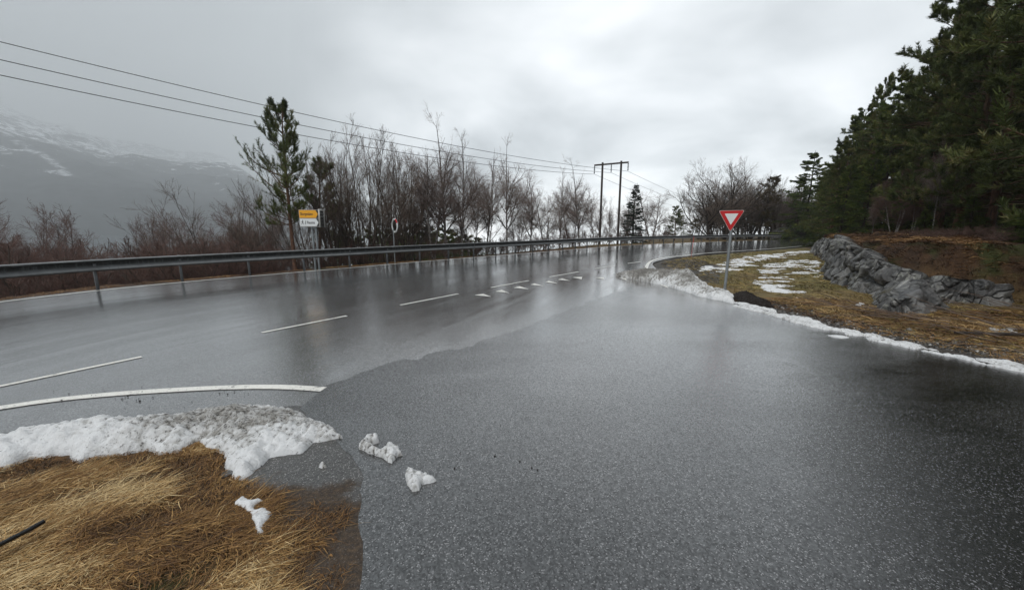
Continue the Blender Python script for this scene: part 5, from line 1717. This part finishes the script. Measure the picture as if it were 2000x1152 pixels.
for k, (x, y, h, kd) in enumerate(((15.5, 10.2, 14, 'pineC'), (17.5, 7.0, 14, 'pineA'), (16.0, 3.2, 13, 'pineC'), (20.5, 12.0, 15, 'pineB'), (19, 1.0, 14, 'pineC'), (22, 7.5, 15, 'spruceC'), (12.6, 4.6, 14, 'pineC'), (13.2, 1.6, 14, 'spruceC'), (14.5, 7.0, 15, 'pineC'), (12.8, -1.5, 13, 'pineC'))):
    o = plant(kd, 1999, 10, 100, 'tall conifer standing beyond the right edge of the photo', G4)
    o.location = (x, y, tz(x, y))
    s_ = h / PROTO[kd]['h']
    o.scale = (s_ * 0.95, s_ * 0.95, s_)
# undergrowth of the forest edge
for kd, u, Y, v, lab, sx in (('birchC', 1856, 15.5, 262, 'thin pale birch leaning inside the dark forest', 0.5),
                             ('redbirchB', 1768, 18.0, 318, 'dead brown birch thicket under the forest edge', 0.9),
                             ('redbirchA', 1800, 17.0, 340, 'brown leafless sapling right of the dead birch thicket', 0.8),
                             ('birchC', 1716, 19.0, 380, 'thin bare stem in front of the dense green spruce', 0.4),
                             ('redbirchB', 1905, 16.5, 330, 'brown leafless sapling under the tall pines', 0.8)):
    plant(kd, u, Y, v, lab, 'bare saplings at the forest edge', sx=sx)
for kd, u, Y, v, lab, sx in (('spruceA', 1812, 14.0, 408, 'knee-high spruce on the moss right of the forest edge thicket', 1.5),
                             ('spruceA', 1908, 13.5, 380, 'young spruce behind the mossy bank below the tall pines', 1.3),
                             ('spruceC', 2040, 8.9, 380, 'bushy spruce leaning in over the bank at the right edge', 1.1),
                             ('spruceC', 1985, 9.6, 452, 'dark low spruce at the right end of the rock face', 1.3)):
    plant(kd, u, Y, v, lab, 'young spruces along the forest edge', sx=sx * 1.35)

for k, (u, Y, v) in enumerate(((1748, 19, 432), (1772, 17.5, 446), (1795, 19.5, 425), (1826, 16.5, 436), (1850, 18.5, 430), (1872, 15.5, 442), (1896, 17.0, 425), (1925, 14.5, 436), (1948, 16, 420), (1985, 13.5, 430), (1730, 22, 440), (1840, 21, 420), (1910, 20, 415))):
    plant('spruceA', u, Y, v, 'low green spruce growth at the foot of the dark forest', 'low spruces at the foot of the forest', sx=2.0)
for k, (u, Y, v) in enumerate(((1785, 13.5, 470), (1815, 12.6, 476), (1846, 13.2, 472), (1874, 12.2, 480), (1902, 11.4, 484), (1935, 12.4, 474), (1962, 10.6, 490), (1990, 11.6, 480), (1760, 15.2, 468), (1720, 16.5, 470), (1950, 9.4, 520), (1985, 9.0, 530), (1930, 8.9, 540), (1800, 11.4, 484), (1826, 10.8, 490), (1858, 10.4, 494), (1888, 10.0, 500), (1915, 10.6, 494), (1945, 11.4, 486), (1975, 9.8, 506), (1770, 12.4, 478), (1842, 12.0, 480))):
    plant('shrub', u, Y, v, 'low rusty heather tuft on the bank above the rock face', 'heather tufts on the bank above the rock', sx=1.5, hmin=0.3)

# ------------------------------------------------------------------ grass, litter, stones
def straw(name, stops, rough=0.6):
    m, nt, b = newmat(name)
    wire(nt, b, base=nt.ramp(attr(nt, 'rnd'), stops), rough=rough, spec=0.3)
    return m


M_straw = straw('dead_straw', [(0.0, (0.050, 0.027, 0.013)), (0.25, (0.150, 0.074, 0.025)), (0.5, (0.27, 0.148, 0.050)), (0.78, (0.44, 0.275, 0.105)), (1.0, (0.62, 0.47, 0.25))])
M_turf = straw('verge_turf', [(0.0, (0.065, 0.042, 0.016)), (0.3, (0.160, 0.115, 0.034)), (0.6, (0.235, 0.185, 0.052)), (0.85, (0.37, 0.255, 0.095)), (1.0, (0.52, 0.39, 0.18))])
M_rust = straw('rusty_grass', [(0.0, (0.040, 0.020, 0.010)), (0.35, (0.120, 0.058, 0.022)), (0.7, (0.24, 0.130, 0.048)), (1.0, (0.44, 0.30, 0.13))])


def blades(name, pts, dirs, ln, wd, lift, tone, mat, label, curl=0.25, seg=4):
    """long blades that start at pts and lie over along dirs"""
    n = len(pts)
    rg = np.random.default_rng(len(label))
    g = terrain(pts[:, 0], pts[:, 1])[0]
    s0_ = np.stack([pts[:, 0], pts[:, 1], g - 0.005], -1)
    d = np.stack([dirs[:, 0], dirs[:, 1], lift], -1)
    P = np.zeros((n, seg, 3))
    P[:, 0] = s0_
    d = unit(d)
    for k in range(1, seg):
        d = d + rg.normal(0, curl * 0.4, (n, 3)) * np.array([1, 1, 0.5])
        d[:, 2] -= curl * lift * 1.3 
        d = unit(d)
        P[:, k] = P[:, k - 1] + d * (ln / (seg - 1))[:, None]
        gz = g + 0.004 + 0.02 * rg.random(n)
        P[:, k, 2] = np.maximum(P[:, k, 2], gz)
    T = np.gradient(P, axis=1)
    S_ = np.cross(T, np.array([0, 0, 1.0]) + rg.normal(0, 0.35, (n, 1, 3)))
    S_ = unit(S_)
    wv = wd[:, None, None] * np.array([1, 0.9, 0.7, 0.25, 0.15])[:seg][None, :, None]
    V = np.stack([P - S_ * wv, P + S_ * wv], 2).reshape(-1, 3)
    b_, k = np.meshgrid(np.arange(n), np.arange(seg - 1), indexing='ij')
    o_ = b_ * seg * 2 + k * 2
    Fq = np.stack([o_, o_ + 1, o_ + 3, o_ + 2], -1).reshape(-1, 4)
    me = set_mesh(name, V, [Fq], {'rnd': np.repeat(np.clip(tone, 0, 1), seg * 2)})
    return tag(link(name, me, mat), label, 'grass', kind='stuff')


rg = np.random.default_rng(77)
# left verge: long flattened yellow grass combed towards the road
area = gl_([(-420, 1000), (-260, 955), (0, 905), (60, 890), (150, 900), (290, 880), (380, 862), (440, 880), (440, 935), (520, 950), (545, 1000), (520, 1060), (600, 1010), (690, 1000), (640, 1060), (580, 1130), (520, 1250), (-800, 1400)])
ar = np.array(area)
n = 170000
px = rg.uniform(-5.2, -0.6, n)
py = rg.uniform(0.9, 3.1, n)
ok = pip(px, py, ar)
px, py = px[ok], py[ok]
bare = fbm(px * 2.1 - py * 1.3, py * 4.5 + px * 1.2, 4, 61)
edge_bare = sstep(px, -1.9, -1.0) * 0.17
mud = fbm(px * 1.4 * 0.87 + py * 1.4 * 0.5, (py * 0.87 - px * 0.5) * 5.5, 4, 67)
ok = (bare > 0.33 + edge_bare + rg.random(len(px)) * 0.08) & (mud > 0.345 + 0.05 * rg.random(len(px)))
px, py, bare = px[ok], py[ok], bare[ok]
swirl = (fbm(px * 2.2, py * 2.2, 3, 63) - 0.5) * 2.6
ang = R_(30) + swirl + rg.normal(0, 0.75, len(px))
tone = 0.46 + (fbm(px * 2.4, py * 3.4, 4, 65) - 0.38) * 1.4 + rg.normal(0, 0.24, len(px)) - sstep(px, -2.0, -1.2) * 0.12
blades('dead_grass', np.stack([px, py], -1), np.stack([np.cos(ang), np.sin(ang)], -1), rg.uniform(0.04, 0.10, len(px)) + 0.16 * rg.random(len(px)) ** 3, rg.uniform(0.0009, 0.0026, len(px)), rg.uniform(0.03, 0.5, len(px)) * (0.4 + bare), tone, M_straw,
       'long flattened yellow-brown dead grass on the near left verge', 0.30, 5)
n = 70000
px, py = rg.uniform(-5.2, -0.7, n), rg.uniform(0.9, 3.1, n)
ok = pip(px, py, ar)
px, py = px[ok], py[ok]
ang = R_(30) + rg.normal(0, 1.3, len(px))
tone = 0.16 + (fbm(px * 3, py * 3, 3, 69) - 0.4) * 0.9 + rg.normal(0, 0.16, len(px))
blades('withered_stubble', np.stack([px, py], -1), np.stack([np.cos(ang), np.sin(ang)], -1), rg.uniform(0.02, 0.07, len(px)), rg.uniform(0.0008, 0.0022, len(px)), rg.uniform(0.0, 0.8, len(px)), tone, M_straw,
       'short dark withered stubble between the flattened grass on the left verge', 0.4, 4)
# fine dark litter and stubble by the bare soil
n = 26000
px, py = rg.uniform(-2.6, -0.72, n), rg.uniform(1.0, 2.7, n)
ok = pip(px, py, gl_([(430, 960), (520, 955), (600, 985), (690, 985), (708, 1000), (708, 1160), (400, 1200), (480, 1060)])) & (fbm(px * 5, py * 5, 3, 8) > 0.40)
px, py = px[ok], py[ok]
ang = rg.uniform(0, 6.28, len(px))
blades('grass_litter', np.stack([px, py], -1), np.stack([np.cos(ang), np.sin(ang)], -1), rg.uniform(0.02, 0.09, len(px)), rg.uniform(0.0008, 0.0018, len(px)), rg.uniform(0.0, 0.5, len(px)), rg.normal(0.22, 0.2, len(px)), M_straw,
       'short brown grass litter on the bare soil beside the side road', 0.4, 4)
n = 900
px, py = rg.uniform(-4.2, -0.75, n), rg.uniform(1.05, 2.95, n)
ok = pip(px, py, gl_([(-420, 1000), (0, 905), (300, 880), (440, 900), (520, 950), (690, 985), (706, 1160), (400, 1250), (-600, 1300)]))
px, py = px[ok], py[ok]
ang = rg.uniform(0, 6.28, len(px))
blades('fallen_leaves', np.stack([px, py], -1), np.stack([np.cos(ang), np.sin(ang)], -1), rg.uniform(0.015, 0.045, len(px)), rg.uniform(0.004, 0.009, len(px)), rg.uniform(0.3, 1.2, len(px)), rg.normal(0.16, 0.16, len(px)), M_straw,
       'small brown dead leaves scattered over the left verge', 0.5, 4)
# right verge
n = 120000
px, py = rg.uniform(4.3, 20, n), rg.uniform(3.5, 26, n)
ok = rg.random(n) < np.clip(9.0 / np.hypot(px, py), 0.12, 1) ** 1.3
px, py = px[ok], py[ok]
zz0, inf = terrain(px, py)
ok = (~inf['out']) & (inf['droad'] > 0.35) & (inf['forest'] < 0.5)
ok &= fbm(px * 1.3, py * 1.3, 3, 71) > 0.36 + 0.22 * (1 - sstep(inf['droad'], 0.3, 1.0))
px, py = px[ok], py[ok]
ang = R_(200) + rg.normal(0, 0.9, len(px))
dist_ = np.hypot(px, py)
tone = 0.30 + (fbm(px * 1.1, py * 1.1, 4, 73) - 0.4) * 1.5 + rg.normal(0, 0.24, len(px))
blades('verge_grass', np.stack([px, py], -1), np.stack([np.cos(ang), np.sin(ang)], -1), rg.uniform(0.06, 0.20, len(px)), rg.uniform(0.0025, 0.0055, len(px)) * np.clip(dist_ / 8, 0.8, 2.6), rg.uniform(0.15, 1.0, len(px)), tone, M_turf,
       'short mossy yellow-green grass of the right-hand verge', 0.3, 4)
# rusty tall grass along the right bank
n = 170000
px, py = rg.uniform(5.2, 24, n), rg.uniform(2.0, 24, n)
zz0, inf = terrain(px, py)
dk, sk_ = seg_dist(px, py, ROCK_LINE)
near_edge = (inf['droad'] > 0.45) & (inf['droad'] < 2.6) & (py < 8.6)
bank = (inf['forest'] > 0.12) & (fbm(px * 0.9, py * 0.9, 3, 83) > 0.30)
ok = (~inf['out']) & (near_edge | bank | ((px > 7.6) & (py < 7.2))) & (inf['droad'] > 0.4)
px, py = px[ok], py[ok]
ang = R_(190) + rg.normal(0, 1.0, len(px))
fbank = terrain(px, py)[1]['forest']
tone = 0.38 - 0.20 * fbank + (fbm(px * 1.4, py * 1.4, 4, 85) - 0.45) * 1.7 + rg.normal(0, 0.22, len(px)) * (1 - 0.4 * fbank)
blades('rusty_grass', np.stack([px, py], -1), np.stack([np.cos(ang), np.sin(ang)], -1), rg.uniform(0.12, 0.38, len(px)), rg.uniform(0.0025, 0.0055, len(px)) * np.clip(np.hypot(px, py) / 7, 1, 3), rg.uniform(0.1, 1.1, len(px)), tone, M_rust,
       'rust-brown withered grass and heather on the right bank', 0.35, 4)
# strip of withered grass behind the guardrail
n = 60000
kk = rg.integers(0, len(RL) - 1, n)
off = rg.uniform(-0.02, 1.7, n)
P_ = RL[kk] + gn[kk] * off[:, None] + gt[kk] * rg.uniform(0, 0.5, (n, 1))
px, py = P_[:, 0], P_[:, 1]
ok = (py > 6) & (fbm(px, py, 3, 91) > 0.35) & (rg.random(n) < np.clip(20 / np.hypot(px, py), 0.2, 1))
px, py = px[ok], py[ok]
ang = rg.uniform(0, 6.28, len(px))
tone = 0.3 + (fbm(px * 0.8, py * 0.8, 3, 95) - 0.45) * 1.2 + rg.normal(0, 0.15, len(px))
blades('shoulder_grass', np.stack([px, py], -1), np.stack([np.cos(ang), np.sin(ang)], -1), rg.uniform(0.06, 0.20, len(px)), rg.uniform(0.003, 0.007, len(px)), rg.uniform(0.2, 1.2, len(px)), tone, M_rust,
       'withered brown grass strip under the guardrail', 0.35, 4)

# fallen twigs on the right bank
m = MB()
n = 120
px, py = rg.uniform(6.5, 11.5, n), rg.uniform(4.0, 8.2, n)
g = terrain(px, py)
ok = g[1]['droad'] > 0.7
px, py, gz = px[ok], py[ok], g[0][ok]
ang = rg.normal(2.6, 0.6, len(px))
P = grow(rg, np.stack([px, py, gz + 0.03], -1), np.stack([np.cos(ang), np.sin(ang), rg.uniform(0.0, 0.12, len(px))], -1), rg.uniform(0.4, 1.6, len(px)), 6, 0.08, 0.0)
m.tubes(P, np.repeat(rg.uniform(0.003, 0.009, len(px))[:, None], 6, 1) * np.linspace(1, 0.4, 6)[None], 4)
tag(link('brushwood', m.mesh('brushwood'), M_twig_willow), 'fallen dark twigs scattered over the brown right bank', 'brushwood', kind='stuff')
lx, ly = gp(1925, 662)
m = MB()
P = np.array([[lx - 0.35, ly + 0.1, tz(lx - .35, ly + .1) + 0.05], [lx + 0.3, ly - 0.02, tz(lx + .3, ly) + 0.06], [lx + 1.2, ly - 0.25, tz(lx + 1.2, ly - .2) + 0.07]])
m.tubes(P, np.array([0.018, 0.026, 0.03]), 8, cap=True)
tag(link('fallen_log', m.mesh('fallen_log', True), M_dark_bark), 'dark fallen branch lying on the brown bank at the right edge', 'log')

# loose stones and crumbs
def pebbles(name, px, py, size, mat, label, z=None):
    rg2 = np.random.default_rng(len(px))
    ico = bmesh.new()
    bmesh.ops.create_icosphere(ico, subdivisions=1, radius=1)
    iv = np.array([v_.co[:] for v_ in ico.verts])
    ifc = np.array([[v_.index for v_ in f.verts] for f in ico.faces])
    ico.free()
    m_ = MB()
    g_ = terrain(px, py)[0] if z is None else np.full(len(px), z)
    n_ = len(px)
    sc_ = size[:, None] * rg2.uniform(0.6, 1.3, (n_, 3)) * np.array([1, 1, 0.7])
    jit = 1 + rg2.normal(0, 0.16, (n_, len(iv), 1))
    V = iv[None] * jit * sc_[:, None, :] + np.stack([px, py, np.maximum(g_, 0.0 if z is not None else -9) + size * 0.25], -1)[:, None, :]
    Fq = (ifc[None] + (np.arange(n_) * len(iv))[:, None, None]).reshape(-1, 3)
    m_.add(V.reshape(-1, 3), Fq, np.repeat(rg2.random(n_), len(iv)))
    return tag(link(name, m_.mesh(name), mat), label, 'gravel', kind='stuff')


M_stone = straw('loose_stone', [(0.0, (0.02, 0.019, 0.018)), (0.6, (0.075, 0.07, 0.065)), (0.93, (0.16, 0.15, 0.14)), (1.0, (0.55, 0.54, 0.52))], 0.5)
n = 9000
px, py = rg.uniform(-2.4, -0.62, n), rg.uniform(1.1, 3.0, n)
ok = pip(px, py, gl_([(420, 960), (520, 905), (600, 880), (665, 852), (705, 900), (716, 960), (714, 1160), (420, 1200), (560, 1080)]))
ok &= rg.random(n) < 0.75
px, py = px[ok], py[ok]
pebbles('gravel', px, py, rg.gamma(2.0, 0.0009, len(px)) + 0.0010, M_stone, 'fine gravel and grit on the bare ground left of the side road')
n = 9000
kk = rg.integers(0, 100, n)
SE = smooth_line([gp(u, v) for u, v in [(1440, 588), (1500, 605), (1600, 632), (1750, 664), (1860, 687), (2000, 715), (2200, 772)]], 0.08)
kk = rg.integers(0, len(SE) - 1, n)
px, py = SE[kk, 0] + rg.uniform(0.02, 0.75, n), SE[kk, 1] + rg.uniform(0, 0.4, n)
pebbles('shoulder_gravel', px, py, rg.gamma(2.0, 0.004, n) + 0.002, M_stone, 'dark gravel shoulder between the snow ridge and the brown bank')
px = np.concatenate([rg.uniform(-4.6, -2.4, 36), rg.uniform(-0.6, 0.3, 8)])
py = np.concatenate([3.45 + rg.normal(0, 0.13, 36), rg.uniform(2.2, 3.0, 8)])
pebbles('road_crumbs', px, py, rg.gamma(2.0, 0.0018, len(px)) + 0.002, M_soil, 'dark crumbs of dirt scattered on the wet asphalt', 0.006)

# ------------------------------------------------------------------ misty air
M_haze = bpy.data.materials.new('misty_air')
M_haze.use_nodes = True
t_ = M_haze.node_tree
t_.nodes.clear()
ht = NT(t_)
vol = ht.n('ShaderNodeVolumePrincipled', {'Color': (0.935, 0.962, 0.98, 1), 'Density': 0.00040, 'Anisotropy': 0.1})
out_ = ht.n('ShaderNodeOutputMaterial')
t_.links.new(vol.outputs[0], out_.inputs['Volume'])
a0, a1_, l0, l1, zb_, zt2 = -260, 8200, -5050, 245, -40, 2700
c_ = [fj(a0, l0), fj(a0, l1), fj(a1_, l1), fj(a1_, l0)]
bm = bmesh.new()
lo_ = [bm.verts.new((x, y, zb_)) for x, y in c_]
hi_ = [bm.verts.new((x, y, zt2)) for x, y in c_]
bm.faces.new(lo_)
bm.faces.new(hi_[::-1])
for k in range(4):
    bm.faces.new([lo_[k], hi_[k], hi_[(k + 1) % 4], lo_[(k + 1) % 4]])
bmesh.ops.recalc_face_normals(bm, faces=bm.faces)
me = bpy.data.meshes.new('haze')
bm.to_mesh(me)
bm.free()
tag(link('haze', me, M_haze), 'pale mist over the fjord and the mountain', 'haze', kind='stuff')
